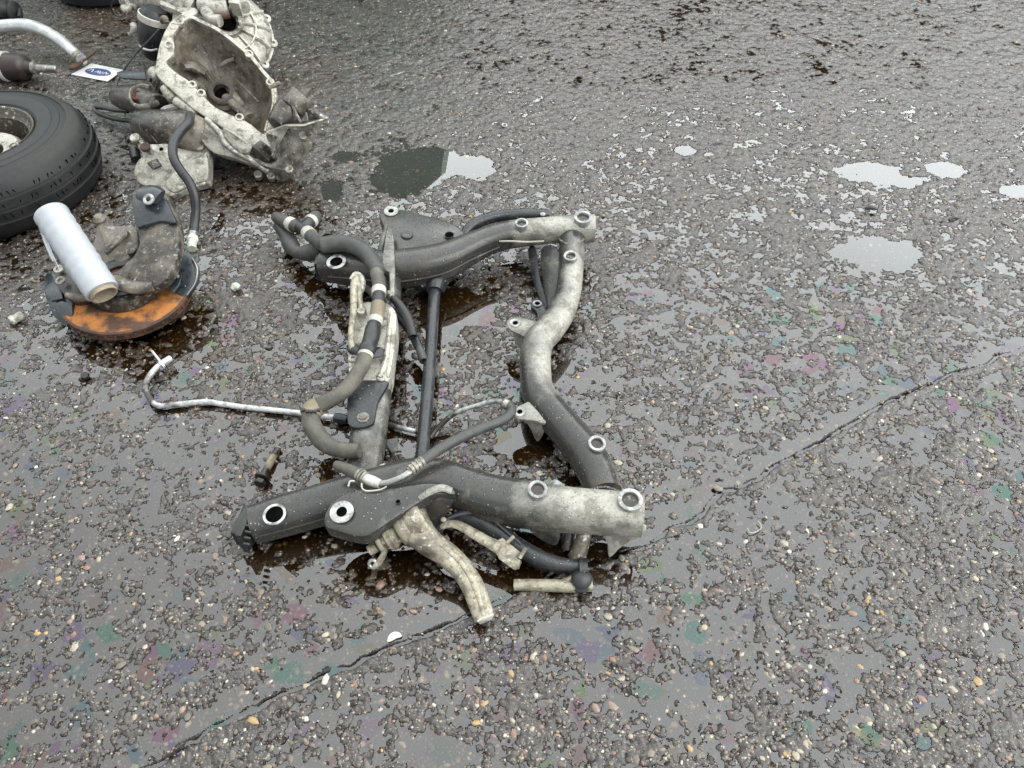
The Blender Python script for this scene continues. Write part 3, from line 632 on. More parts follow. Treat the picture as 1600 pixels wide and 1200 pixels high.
hs = MB().slab([(548, 484, .128), (562, 473, .130), (585, 470, .130), (606, 473, .130), (619, 488, .128), (619, 515, .126), (614, 550, .124), (609, 588, .120), (598, 599, .118), (566, 596, .118), (546, 584, .118), (543, 548, .122), (544, 505, .126)], .055, sub=4, edge=.007, tone=.85).build('rack_housing', 'cast', fr, label='chalky cast alloy housing with a raised rib')
MB().tube([(611, 492, .134, 4, .9), (607, 530, .132, 4.5, .95), (601, 570, .126, 5, .9), (592, 590, .120, 5, .8)], n=8).build('housing_rib', 'cast', hs)
MB().slab([(606, 484, .140), (619, 500, .136), (615, 550, .132), (608, 586, .124), (603, 582, .122), (606, 540, .132)], .03, sub=3, edge=.002, tone=.9).build('housing_rib', 'cast', hs)
for (x, y, z) in ((552, 562, .125), (596, 592, .122)):
    MB().lathe(at(x, y, z - .006), UP, [(.012, 0), (.012, .006), (.009, .008), (.005, .008), (.004, .003), (0, .003)], 14, .9).build('housing_boss', 'cast', hs)
MB().lathe(at(566, 493, .125), UP, [(.013, 0), (.013, .018), (.011, .02), (0, .02)], 14, .8).build('housing_boss', 'cast', hs)
MB().slab([(594, 688, .05), (621, 684, .045), (622, 704, .04), (612, 708, .038), (606, 700, .04), (594, 704, .045)], .004, sub=2, edge=.001, closed_smooth=False, tone=.2).build('small_bracket', 'frame', beam)
MB().tube([(597, 728, .09, 7, .7), (602, 742, .085, 8, .7)], n=12).build('bolt_boss', 'cast', beam)
# straight black stay between the members
rod = MB().tube([(680, 446, .050, 9.2, .1), (676, 500, .050, 9.4, .1), (670, 590, .050, 10, .1), (664, 660, .050, 10.2, .1), (658, 726, .052, 10.5, .1)], n=16, sub=3).build('stay_tube', 'black', fr)
MB().tube([(679, 455, .052, 12, .1), (680, 445, .056, 15, .1), (682, 434, .06, 15, .1)], n=14).build('weld_collar', 'black', rod)

# anti-roll bar: a bent black bar that shows beyond the far member and again in front of the near one
ab = MB().tube([(722, 372, .09, 7, .1), (733, 357, .098, 8.5, .1), (750, 346, .104, 9, .1), (778, 338, .106, 9, .1), (806, 335, .105, 8.5, .1), (826, 335, .103, 9, .1), (846, 336, .10, 9, .1), (857, 336, .098, 8, .1)], n=14, sub=5).build('anti_roll_bar', 'black', fr, label='curved black bar end behind the far side member')
pad(ab, 848, 335, .117, 0.8, 4.2, (0, -.1), 'bar_bolt', 2.0)
ab2 = MB().tube([(716, 806, .06, 12, .1), (740, 810, .062, 12, .1), (774, 828, .06, 13, .1), (806, 852, .052, 14, .12), (838, 870, .045, 13.5, .15), (864, 879, .04, 12, .1), (890, 883, .036, 10, .1), (914, 884, .034, 9, .1)], n=16, sub=6).build('anti_roll_bar', 'black', fr, label='thick black bar passing below the near side member')
MB().tube([(905, 883, .045, 14, .1), (918, 883, .045, 12, .1)], n=12, sy=.45).build('bar_eye', 'black', ab2)
MB().tube([(693, 815, .085, 4, .2), (708, 806, .088, 4.5, .2), (732, 800, .090, 5, .2), (752, 799, .089, 4.5, .2), (768, 809, .085, 4, .2), (793, 831, .078, 3.5, .1), (815, 850, .07, 3, .1)], n=10, sy=.6).build('clamp_strap', 'plastic', ab2)
cl = MB().tube([(690, 823, .080, 5, .7), (702, 819, .085, 6.5, .7), (718, 821, .088, 7.5, .8), (742, 835, .085, 8.5, .8), (765, 848, .08, 9.5, .85), (780, 856, .076, 11, .9)], n=12, sy=.7).build('clamp_bracket', 'cream', fr)
MB().slab([(773, 846, .082), (785, 840, .084), (812, 862, .080), (806, 870, .076), (813, 876, .072), (809, 888, .062), (802, 890, .060), (780, 874, .066), (774, 864, .074)], .022, sub=2, edge=.003, closed_smooth=False, tone=.85).build('bracket_block', 'cream', cl)
MB().tube([(792, 848, .086, 3, .8), (803, 838, .098, 3, .9)], n=8).build('bracket_prong', 'cream', cl)
MB().tube([(812, 872, .080, 3.2, .8), (822, 856, .094, 3, .9)], n=8).build('bracket_prong', 'cream', cl)
for x, y in ((693, 813), (692, 824)):
    MB().lathe(at(x, y, .088), UP, [(.006, 0), (.006, .004), (.003, .005), (0, .005)], 12, .6).build('rivet', 'cream', cl)
lk = MB().tube([(914, 822, .07, 13, .3), (911, 842, .055, 12, .3), (905, 862, .035, 13, .3), (901, 872, .022, 15, .25)], n=14, sub=5).build('drop_link', 'cream', fr)
MB().tube([(884, 772, .06, 12, .1), (890, 820, .05, 12, .1), (886, 858, .02, 12, .1)], n=12, sx=.8).build('lower_stay', 'grime', fr)
stp = MB().tube([(803, 914, .012, 8.5, .7), (830, 914, .014, 8.5, .75), (862, 915, .015, 9, .8), (895, 916, .015, 9, .8), (925, 915, .013, 8.5, .75)], n=12, sub=4, power=3).build('joint_bar', 'cream', fr, label='short cream bar lying below the black bar end')
bj = MB().lathe(at(906, 909, .012), up_tilt(.1, -.2), [(.020, 0), (.026, .006), (.026, .012), (.019, .018), (.022, .022), (.018, .028), (.010, .033), (0, .034)], 22).build('ball_joint', 'plastic', stp)
MB().tube([(897, 901, .03, 4, .7), (888, 905, .028, 4, .7), (880, 910, .022, 5, .7)], n=8).build('joint_tab', 'cream', stp)

# weld beads where the pressings meet
def weld(parent, pts, r_=2.2):
    r9 = random.Random(len(pts) * 7 + int(pts[0][0])); P_ = catmull([tuple(at(*p)) for p in pts], 8)
    k = mpp(*pts[0]); w = MB()
    for p in P_[::1]: w.lathe(Vector(p) - Vector((0, 0, .002)), up_tilt(r9.uniform(-.3, .3), r9.uniform(-.3, .3)), [(r_ * k * 1.1, 0), (r_ * k * r9.uniform(.7, 1), r_ * k * .5), (0, r_ * k * .8)], 7, r9.uniform(0, .35))
    return w.build('weld_bead', 'frame', parent)
# folded seams and dents that the pressings show
MB().tube([(404, 838, .062, 1.6, .1), (450, 826, .066, 1.8, .1), (500, 812, .072, 1.8, .1), (540, 800, .076, 1.5, .1)], n=6).build('pressed_seam', 'frame', near)
MB().tube([(716, 780, .096, 1.4, .2), (760, 800, .098, 1.8, .2), (810, 812, .10, 1.8, .3), (860, 818, .10, 1.8, .5), (930, 824, .10, 1.8, .9), (1000, 829, .10, 1.6, 1)], n=6).build('pressed_seam', 'frame', near)
MB().tube([(512, 432, .085, 1.3, .05), (560, 436, .09, 1.6, .05), (620, 440, .09, 1.6, .05), (690, 428, .09, 1.6, .05), (740, 404, .095, 1.5, .05), (780, 386, .10, 1.2, .2)], n=6).build('pressed_seam', 'frame', far)
MB().tube([(880, 420, .098, 1.2, .3), (877, 450, .098, 1.6, .5), (866, 482, .094, 1.6, .6), (848, 508, .088, 1.4, .5), (830, 532, .085, 1.2, .4)], n=6).build('pressed_seam', 'frame', rear)
for (x, y, z, s_, pr) in ((930, 730, .112, 1.0, rear), (945, 748, .112, .8, rear), (690, 738, .122, 1.0, near), (735, 756, .130, .8, near)):
    k = mpp(x, y, z); MB().lathe(at(x, y, z - .008), up_tilt(.1, -.3), [(16 * k * s_, 0), (13 * k * s_, .005), (6 * k * s_, .0085), (0, .0095)], 18, .0).build('rust_blister', 'frame', pr)
weld(rear, [(872, 371, .112), (882, 379, .124), (895, 381, .127), (907, 377, .122), (913, 370, .112)])
weld(near, [(915, 768, .135), (930, 762, .142), (945, 760, .142), (960, 764, .138), (972, 770, .130)])
weld(far, [(660, 446, .06), (670, 441, .066), (682, 439, .068), (694, 438, .066)], 3)
weld(near, [(512, 800, .145), (518, 786, .147), (536, 772, .150), (566, 765, .152)], 1.6)
weld(far, [(692, 402, .122), (708, 392, .124), (722, 378, .124)], 2.4)
weld(near, [(540, 752, .11), (556, 747, .112), (574, 745, .112), (592, 745, .11)], 2.4)

# broken control arm hanging from the near bracket
ca = thing('control_arm', (0, 0, 0), None, None); ca.location = at(650, 850) - fr.location; ca.parent = fr
arm = MB().tube([(640, 812, .098, 30, .45), (655, 832, .095, 25, .5), (675, 851, .088, 21, .45), (700, 868, .076, 19, .65), (722, 890, .060, 18, .7), (738, 915, .044, 18, .75), (749, 942, .030, 18, .85), (757, 968, .020, 16, 1)], n=18, sub=6, sy=.72, power=2.6).build('arm', 'cream', ca)
MB().tube([(672, 842, .106, 3, .5), (698, 858, .095, 5, .6), (722, 880, .080, 5.5, .7), (738, 906, .063, 5.5, .8), (749, 936, .047, 5, .9), (756, 962, .035, 4, 1)], n=10, sub=5, sy=.6).build('arm_ridge', 'cream', ca)
MB().slab([(746, 972, .034), (752, 968, .036), (772, 960, .034), (769, 968, .02), (750, 976, .014)], .003, sub=2, edge=.001, closed_smooth=False, tone=1).build('broken_edge', 'pale', ca)
a0, a1 = at(588, 850, .080), at(662, 806, .108); axn = (a1 - a0).normalized(); k = mpp(620, 835, .09); Lb = (a1 - a0).length
prof = [(13, 0), (17, .03), (17, .10), (13, .13), (13, .17), (21, .20), (24, .28), (23, .33), (19, .36), (19, .42), (25, .46), (28, .55), (28, .62), (26, .66), (29, .72), (32, .82), (30, .95), (26, 1.0)]
MB().lathe(a0, axn, [(r_ * k, h_ * Lb) for r_, h_ in prof], 26, tone=[.3 + .4 * (i % 3) / 2 for i in range(len(prof))]).build('pivot_bushing', 'cream', ca)
MB().lathe(at(576, 861, .072), axn, [(8 * k, 0), (9 * k, .006), (9 * k, .018), (6 * k, .02)], 14, .6).build('pivot_pin', 'cream', ca)
MB().washer(at(584, 880, .055), (-.2, -.75, .6), 3.5 * k, 9 * k, .008).build('bolt_eye', 'steel', ca)
MB().tube([(603, 838, .085, 6, .4), (602, 858, .075, 7, .5), (594, 876, .06, 8, .5), (586, 886, .052, 7, .4)], n=10, sx=.6).build('clip_band', 'cream', ca)
# ================================================================ hoses and pipes lying on the subframe
def band(parent, pts, name='hose_clamp', mat='pale', **kw): return MB().tube(pts, n=18, sub=3, **kw).build(name, mat, parent)
ch = thing('coolant_hose', at(560, 560), 'thick dusty coolant hose with black connectors draped over the left beam', 'hose')
MB().tube([(503, 384, .150, 12.5, .5), (520, 381, .152, 14, .5), (541, 381, .154, 13.5, .5), (558, 386, .155, 13, .5), (572, 396, .155, 13, .5), (583, 410, .155, 13, .5), (590, 424, .155, 12.5, .5)], n=18, sub=6, dome=.3).build('foam_sleeve', 'rubber', ch)
MB().tube([(584, 412, .155, 10, .5), (589, 428, .156, 10.5, .5), (592, 444, .156, 10.5, .5), (592, 456, .156, 10.8, .5)], n=18, sub=5).build('hose_section', 'dusty_rubber', ch)
band(ch, [(592, 452, .156, 11.5, .9), (592, 461, .156, 11.5, .9)])
MB().tube([(592, 460, .156, 9.8), (592, 470, .156, 10.5), (591, 478, .156, 9.6)], n=18).build('connector', 'plastic', ch)
MB().tube([(591, 476, .156, 11.2, .3), (590, 485, .156, 11.3, .4), (588, 496, .155, 11, .5), (586, 504, .155, 10.6, .5)], n=18).build('hose_section', 'tan', ch)
band(ch, [(586.5, 499, .155, 11.8, .9), (585, 508, .155, 11.6, .9)])
fv = MB().tube([(585, 506, .156, 10.6), (583, 514, .157, 12.4), (581, 524, .158, 12.8), (577, 538, .158, 12.6), (574, 546, .158, 14), (572, 552, .157, 13)], n=22, sub=3).build('valve_body', 'plastic', ch)
MB().tube([(553, 545, .146, 8), (566, 549, .150, 9), (578, 553, .15, 10), (590, 551, .146, 10), (595, 545, .145, 7)], n=14, sy=.5).build('valve_flange', 'plastic', fv)
band(ch, [(573, 549, .156, 12.4, .8), (570, 558, .155, 12.2, .8)])
MB().tube([(570.5, 556, .155, 11.6, .5), (566, 570, .154, 12, .5), (558, 585, .150, 12.2, .5), (547, 600, .144, 12.2, .5), (533, 614, .136, 12.2, .5), (515, 626, .128, 12.3, .5), (498, 634, .120, 13, .5), (487, 645, .114, 14, .5), (486, 659, .108, 14.5, .5),
           (493, 675, .104, 14.5, .5), (505, 690, .104, 14.5, .5), (522, 700, .106, 13.5, .5), (542, 704, .110, 12.5, .5), (562, 704, .114, 11.5, .5)], n=20, sub=7).build('hose_section', 'dusty_rubber', ch)
MB().tube([(499, 634, .120, 15.2), (489, 640, .116, 16.6), (485, 648, .113, 16.4)], n=20, sub=4).build('joint_ring', 'tan', ch)
for i in range(5): MB().box(at(474 + i * 6, 643 + (i % 2) - abs(i - 2) * 1.2, .142), (1, 0, 0), (0, 1, 0), (0, 0, 1), .0035, .004, .003).build('ring_notch', 'plastic', ch)
# the cut three way piece at the far left
tee = MB().tube([(462, 350, .100, 9), (474, 359, .102, 9.5), (484, 366, .103, 9)], n=16).tube([(474, 358, .102, 9), (482, 349, .100, 9), (488, 343, .097, 9)], n=16).build('tee_piece', 'plastic', ch)
MB().tube([(431, 339, .085, 8.5), (440, 344, .090, 9.8), (452, 350, .096, 10.3), (464, 354, .100, 10.3)], n=18, dome=.5).build('hose_stub', 'rubber', ch)
MB().tube([(485, 347, .098, 10.2), (491, 341, .094, 10.3), (495, 337, .09, 8.5)], n=18, dome=.4).build('hose_stub', 'rubber', ch)
MB().tube([(479, 363, .104, 10.2), (489, 371, .112, 10.6), (499, 379, .124, 11), (508, 384, .136, 11)], n=18).build('hose_stub', 'rubber', ch)
band(ch, [(452, 349, .096, 11.2, .9), (459, 353, .098, 11.2, .9)]); band(ch, [(483.5, 348, .098, 11, .9), (487.5, 344, .096, 11, .9)]); band(ch, [(480, 363, .104, 11.2, .9), (486, 368, .108, 11.3, .9)])
MB().tube([(436, 352, .06, 10, .3), (448, 368, .055, 12, .3), (455, 384, .06, 13, .3), (464, 393, .066, 10, .3), (478, 396, .072, 12, .35), (492, 392, .085, 14, .4), (503, 385, .11, 12, .4)], n=18, sub=6).build('hose_bend', 'rubber', ch)
MB().tube([(468, 376, .085, 1.6), (477, 382, .09, 1.6), (481, 392, .085, 1.4), (470, 401, .075, 1.2)], n=8).build('torn_lining', 'tan', ch)

ac = thing('refrigerant_hose', at(700, 700), 'slim grey hose with crimped metal fitting looping over to a mounting lug', 'hose')
MB().tube([(524, 726, .150, 7, .4), (540, 732, .152, 9, .4), (554, 739, .153, 10, .4), (564, 744, .154, 9, .4)], n=16, hollow=(True, False)).build('end_stub', 'dusty_rubber', ac)
cr = MB()
for i in range(3): cr.tube([(560 + i * 4, 741 + i * 2.4, .154, 10.6, .6), (562.5 + i * 4, 742.5 + i * 2.4, .154, 10.6, .6)], n=16)
cr.build('crimp', 'cast', ac)
MB().tube([(570, 747, .154, 7, .9), (582, 752, .155, 8, 1), (594, 757, .155, 7, .9)], n=14, power=3).build('fitting_block', 'pale', ac)
MB().tube([(592, 756, .155, 5.5, .7), (606, 754, .157, 5.8, .7), (622, 748, .160, 5.6, .8), (636, 741, .162, 5.6, .9), (645, 733, .163, 6, .9)], n=14, sub=5).build('metal_pipe', 'steel', ac)
cr = MB()
for i in range(4): cr.tube([(640.5 + i * 5.4, 735 - i * 4.1, .163, 9.3, .6), (644 + i * 5.4, 732.5 - i * 4.1, .163, 9.3, .6)], n=16)
cr.tube([(638, 737, .163, 7, .6), (662, 718, .163, 8.4, .6)], n=14); cr.build('crimp', 'cast', ac)
MB().tube([(660, 720, .163, 8.6), (690, 700, .160, 8.8), (720, 684, .152, 8.8), (750, 670, .142, 8.6), (775, 661, .132, 8.4), (792, 652, .124, 8.2), (799, 643, .120, 8), (797, 635, .118, 7.6), (790, 631, .118, 7)], n=16, sub=6).build('rubber_hose', 'rubber', ac)
MB().tube([(795, 634, .118, 8.2), (788, 630.5, .118, 8)], n=14).build('end_ferrule', 'cast', ac)
MB().tube([(790, 631, .118, 5), (779, 627, .112, 4.2), (765, 628, .100, 4, .8), (745, 634, .080, 4, .7), (722, 641, .060, 4, .6), (706, 649, .045, 4, .2), (693, 660, .030, 4, .1), (681, 672, .018, 4, .1), (672, 684, .012, 4, .1)], n=10, sub=6).build('thin_pipe', 'pipe', ac)
MB().tube([(565, 755, .160, 1.3), (566, 763, .158, 1.3), (574, 767, .157, 1.3), (594, 765, .158, 1.3), (604, 760, .16, 1.3)], n=6).tube([(544, 760, .158, 1.5), (547, 752, .162, 1.5), (554, 752, .16, 1.5)], n=6).build('wire_clip', 'pale', ac)

vh = thing('vacuum_hose', at(640, 500), 'pair of short open black rubber hoses beside the straight stay', 'hose')
MB().tube([(606, 459, .13, 6.5), (613, 466, .128, 7)], n=14).build('end_ferrule', 'cast', vh)
MB().tube([(610, 463, .128, 6), (620, 472, .124, 7), (632, 488, .114, 7.6), (640, 506, .100, 7.8), (645, 526, .086, 7.8)], n=16, sub=5, hollow=(False, True)).build('short_hose', 'plastic', vh)
MB().tube([(607, 482, .10, 6), (622, 494, .09, 7), (640, 515, .075, 7.2), (651, 536, .064, 7), (657, 548, .06, 6.6)], n=14, sub=5).build('long_hose', 'plastic', vh)
MB().tube([(655, 544, .062, 6.2), (659, 554, .06, 7), (662, 564, .058, 7)], n=14, hollow=(False, True)).build('hose_mouth', 'rubber', vh)

fp = thing('fluid_pipes', at(555, 500), 'two thin chalky fluid pipes with rubber grommets left of the thick hose', 'pipe')
MB().tube([(558, 432, .150, 6, .8), (554, 444, .150, 6.5, .9), (553, 460, .149, 6, .8), (552, 490, .147, 5.2, .7), (549, 515, .144, 5, .7), (549, 534, .140, 5.2, .8), (552, 545, .136, 5, .8)], n=12, sub=6).build('pipe', 'cream', fp)
MB().tube([(556, 436, .150, 6.5, .9), (561, 450, .148, 5, .8), (562, 466, .144, 4.6, .7), (564, 484, .136, 5, .7)], n=12, sub=6).build('pipe', 'cream', fp)
MB().tube([(548, 437, .150, 3, 1), (556, 429, .153, 5, 1), (565, 433, .150, 4, .9), (567, 446, .146, 5, .8), (563, 458, .142, 4, .8)], n=9, sub=4).build('end_fitting', 'cast', fp)
MB().washer(at(565, 487, .128), UP, .005, .0125, .009).build('grommet', 'plastic', fp); MB().washer(at(552, 546, .126), UP, .005, .015, .010).build('grommet', 'plastic', fp)
MB().tube([(560, 442, .14, 4, .3), (575, 452, .11, 5, .3), (588, 466, .09, 6, .2), (596, 480, .08, 6, .2)], n=10).build('hidden_pipe', 'dusty_rubber', fp)

# the bare pipe on the ground at the left
bp = thing('bent_metal_pipe', at(360, 630), 'thin bare metal pipe with hooked end lying on asphalt left of the subframe', 'pipe')
MB().tube([(253, 567, .024, 4.2, .9), (245, 574, .024, 4.4, .9), (236, 584, .023, 4.6, .7), (229, 596, .021, 4.7, .25), (228, 608, .019, 4.8, .15), (234, 622, .016, 4.8, .15), (242, 631, .014, 4.9, .35), (252, 634.5, .013, 4.9, .6), (270, 632.5, .012, 4.8, .4), (286, 631, .012, 4.7, .6), (305, 629, .012, 4.6, .9),
           (325, 628, .012, 4.6, .78), (345, 631, .012, 4.6, .9), (380, 636, .012, 4.6, .78), (420, 640, .012, 4.6, .78), (467, 645, .013, 4.7, .78), (500, 650, .014, 4.8, .78), (534, 653, .016, 4.8, .8)], n=14, sub=5).build('tube', 'pipe', bp)
MB().tube([(250, 570, .025, 6, .8), (257, 565.5, .026, 5.5, .8), (263, 562, .027, 5.6, .8), (267, 559.5, .027, 5.2, .8)], n=12, hollow=(False, True)).build('end_fitting', 'silver', bp)
MB().slab([(235, 548, .040), (239, 547, .040), (258, 571, .029), (255, 573.5, .028)], .004, sub=2, edge=.001, closed_smooth=False).build('fixing_tab', 'silver', bp)
MB().tube([(523, 652, .016, 6.5, .1), (534, 654, .017, 7, .1), (543, 656, .018, 6, .1)], n=10, power=3).build('pipe_clip', 'plastic', bp)
MB().tube([(600, 661, .016, 4, .1), (625, 668, .016, 4.2, .3), (645, 673, .016, 4.2, .9), (654, 675, .016, 4.2, .1), (672, 684, .016, 4.2, .1)], n=10, sub=4).build('tube_end', 'pipe', bp)

bo = thing('old_bolt', at(420, 730), 'oily flanged bolt lying on asphalt above the left end of the near member', 'bolt')
sh = MB().tube([(409, 748, .014, 6.5, .1), (415, 736, .012, 5.8, .1), (421, 725, .011, 6, .7), (426, 715, .010, 6, .6), (430, 709, .010, 5.6, .1), (435, 701, .009, 4.6, .2)], n=14, sub=4)
sh.build('shank', 'bolt', bo)
ax = (at(409, 748, .014) - at(435, 701, .009)).normalized(); k = mpp(408, 750)
MB().lathe(at(411, 745, .014), ax, [(5 * k, 0), (12.5 * k, .001), (12.5 * k, .006), (10 * k, .008)], 20, .1).hexa(at(408, 751, .014), ax, 9.5 * k, .012, .1).build('flange_head', 'bolt', bo)
MB().tube([(434.6, 702, .009, 4, 1), (436, 699.6, .009, 3.6, 1)], n=10).build('bare_tip', 'pale', bo)
# ================================================================ wheel at the left edge
tw = thing('spare_wheel', at(-25, 255), 'black road tyre on grey steel rim lying flat at the left edge', 'wheel')
W_ = .215
tc = at(-45, 207, W_); R = tr_ = mpp(-45, 207, W_) * 168; hc = Vector((tc.x, tc.y, 0))
pf = [(R * .44, .012), (R * .42, .03), (R * .42, W_ - .04), (R * .435, W_ - .020), (R * .46, W_ - .010), (R * .475, W_ - .008), (R * .485, W_ - .004), (R * .55, W_ + .002), (R * .64, W_ + .003), (R * .645, W_ + .001), (R * .72, W_ - .001), (R * .725, W_ - .003), (R * .78, W_ - .006), (R * .785, W_ - .003), (R * .83, W_ - .008), (R * .87, W_ - .016), (R * .91, W_ - .029), (R * .945, W_ - .046),
      (R * .965, W_ - .060), (R * .950, W_ - .063), (R * .955, W_ - .069), (R * .975, W_ - .071), (R * .99, W_ - .094), (R * .972, W_ - .096), (R * .973, W_ - .102), (R * .993, W_ - .104), (R * .99, W_ - .130), (R * .972, W_ - .132), (R * .970, W_ - .139), (R * .985, W_ - .141), (R * .95, .04), (R * .90, .018), (R * .8, .004), (R * .6, .001), (R * .5, .004)]
pf = [(R * (.52 + (q / R - .44) * .857), z_) for q, z_ in pf]
tn = [.3] * len(pf)
for i in (13, 14, 15): tn[i] = .85
for i in (19, 20, 23, 24, 27, 28): tn[i] = .95
ty = MB().lathe(hc, UP, pf, 112, tn, closed=True).build('tyre', 'tyre', tw, sharp=32)
sp = MB(); r5 = random.Random(5)
for i in range(130):                                         # sipes across the tread ribs
    a = i * 2 * math.pi / 130 + r5.uniform(-.008, .008)
    for rr_, zz, hh in ((.960, W_ - .052, .010), (.9855, W_ - .083, .008), (.9925, W_ - .117, .010)):
        d = Vector((math.cos(a + zz), math.sin(a + zz), 0)); tl = (UP + UP.cross(d) * r5.uniform(-.5, .5)).normalized()
        if r5.random() < .42: sp.box(hc + d * tr_ * rr_ + Vector((0, 0, zz)), d, tl.cross(d), tl, .0022, .0010, hh * r5.uniform(.4, .9), .0)
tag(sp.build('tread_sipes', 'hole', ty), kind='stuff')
rim = MB().lathe(hc, UP, [(R * 0.517, W_ - .032), (R * 0.531, W_ - .012), (R * 0.526, W_ - .006), (R * 0.511, W_ - .008), (R * 0.488, W_ - .022), (R * 0.470, W_ - .030), (R * 0.452, W_ - .034), (R * 0.435, W_ - .07), (R * 0.411, W_ - .125), (R * 0.382, W_ - .13), (R * 0.370, W_ - .10), (R * 0.352, W_ - .072), (R * 0.317, W_ - .062), (R * 0.247, W_ - .066), (R * 0.182, W_ - .072), (R * 0.176, W_ - .085), (R * 0.170, W_ - .15), (0, W_ - .15)], 72,
     [-.1, .1, .1, 0, -.2, -.2, -.2, -.3, -.3, -.3, -.1, .5, .95, 1, .9, .1, -.3, -.3], cap=False).build('steel_rim', 'cast', tw)
for i in range(10):
    a = i * 2 * math.pi / 10 + .2; d = Vector((math.cos(a), math.sin(a), 0))
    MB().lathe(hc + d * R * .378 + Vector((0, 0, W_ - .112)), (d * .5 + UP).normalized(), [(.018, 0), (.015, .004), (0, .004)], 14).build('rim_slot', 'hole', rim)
for i in range(5):
    a = i * 2 * math.pi / 5 + .35; d = Vector((math.cos(a), math.sin(a), 0))
    MB().lathe(hc + d * R * .276 + Vector((0, 0, W_ - .066)), UP, [(.014, 0), (.012, .004), (.0095, .004), (.009, .001), (0, .001)], 14).build('bolt_seat', 'grime', rim)

ot = thing('discarded_wheel', at(150, -60), 'black tyre lying flat at the very top edge above the castings', 'tyre')
oc_ = at(150, -78, .18); oR = 84 * mpp(150, -58, .18); oh = Vector((oc_.x, oc_.y, 0))
MB().lathe(oh, UP, [(oR * .62, .02), (oR * .60, .16), (oR * .66, .185), (oR * .8, .19), (oR * .93, .175), (oR * .98, .15), (oR * .965, .145), (oR * .965, .135), (oR, .13), (oR, .06), (oR * .985, .055), (oR * .985, .045), (oR * .97, .02), (oR * .8, .002), (oR * .68, .004)], 72, .15, closed=True).build('tyre_carcass', 'tyre', ot)

# ================================================================ hub carrier with rusty disc
kn = thing('hub_carrier', at(195, 470), 'rusty orange brake disc with grey hub carrier and black splash shield', 'brake assembly')
dz = .075; dc = at(196, 451, dz); dn = Vector((0.06, -0.04, 1)).normalized(); k = mpp(196, 455, dz); DR = 98 * k
T_ = .025
dsc = MB().lathe(dc, dn, [(DR * .42, -T_), (DR * .985, -T_), (DR, -T_ + .0015), (DR, -T_ * .62), (DR * .985, -T_ * .61), (DR * .95, -T_ * .61), (DR * .95, -T_ * .40), (DR * .985, -T_ * .40), (DR, -T_ * .39), (DR, -.002), (DR * .985, 0), (DR * .56, 0), (DR * .55, -.003), (DR * .42, -.004)], 72, closed=True).build('brake_disc', 'disc', kn)
MB().lathe(dc, dn, [(DR * .986, -T_ - .0005), (DR * 1.0015, -T_ + .001), (DR * 1.002, -T_ * .615), (DR * .98, -T_ * .607)], 72, cap=False).lathe(dc, dn, [(DR * .98, -T_ * .403), (DR * 1.002, -T_ * .395), (DR * 1.0015, -.0015), (DR * .983, .0006), (DR * .962, .0006)], 72, cap=False).build('disc_rim', 'rust', dsc)
vn = MB()
for i in range(44):
    a = i * 2 * math.pi / 44; d = Vector((math.cos(a), math.sin(a), 0)); d = (d - dn * d.dot(dn)).normalized()
    vn.box(dc + d * DR * .962 - dn * T_ * .505, d, dn.cross(d), dn, .010, .0024, T_ * .11)
tag(vn.build('cooling_vanes', 'rust', dsc), kind='stuff')
MB().lathe(dc, dn, [(DR * .54, .001), (DR * .52, .030), (DR * .36, .034), (DR * .34, .03), (DR * .33, -.01), (0, -.012)], 40, .2).build('hub', 'grime', kn)
MB().lathe(dc + dn * .038, dn, [(DR * .26, 0), (DR * .40, 0), (DR * .43, .006), (DR * .40, .012), (DR * .30, .012), (DR * .26, .008)], 36, .5, closed=True).build('bearing_ring', 'plastic', kn)
MB().lathe(dc + dn * .030, dn, [(DR * .16, 0), (DR * .25, .002), (DR * .25, .008), (DR * .18, .010)], 30, .5, closed=True).build('inner_seal', 'red', kn)
# carrier casting: wide arm on the right, plate behind, ear at top left
cz = .13
body = MB().slab([(206, 300, .235), (222, 292, .245), (244, 291, .245), (258, 300, .24), (268, 318, .225), (277, 345, .205), (279, 370, .19), (277, 395, .17), (271, 415, .155), (262, 432, .145), (248, 445, .135), (228, 452, .128), (214, 452, .125), (196, 446, .125), (180, 440, .125), (172, 428, .128),
                  (184, 421, .132), (196, 410, .14), (208, 398, .15), (216, 382, .165), (214, 360, .185), (208, 335, .21)], .030, sub=4, edge=.009, tone=.28).build('carrier_arm', 'grime', kn)
MB().tube([(222, 300, .256, 16, .1), (236, 303, .256, 20, .1), (250, 308, .25, 16, .1)], n=16, sy=.45).build('arm_head', 'shield', body)
MB().slab([(207, 310, .236), (225, 302, .243), (252, 306, .242), (268, 330, .226), (274, 348, .212), (250, 345, .214), (224, 352, .208), (212, 352, .206)], .012, sub=3, edge=.004).build('arm_cover', 'shield', body)
k2 = mpp(233, 312, .26); axb = Vector((-.1, -.5, .85))
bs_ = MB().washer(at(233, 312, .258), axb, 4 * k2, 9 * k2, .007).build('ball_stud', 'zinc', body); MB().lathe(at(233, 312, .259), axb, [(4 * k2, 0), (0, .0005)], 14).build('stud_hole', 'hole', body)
MB().tube([(222, 300, .26, 3, .8), (230, 297, .264, 3.5, .9), (240, 299, .262, 3, .8)], n=8).build('stud_boot', 'cast', body)
MB().slab([(143, 388, .13), (150, 360, .145), (146, 340, .16), (150, 333, .165), (158, 332, .167), (166, 336, .165), (172, 350, .155), (190, 352, .155), (205, 350, .16), (214, 362, .16), (214, 385, .145), (204, 400, .135), (190, 408, .13), (172, 412, .125), (152, 408, .122)], .035, sub=4, edge=.007, tone=.5).build('carrier_plate', 'grime', kn)
MB().lathe(at(155, 341, .166), up_tilt(0, -.15), [(.019, -.03), (.018, 0), (.013, .004), (.011, .009), (0, .010)], 18, .45).build('threaded_boss', 'grime', kn)
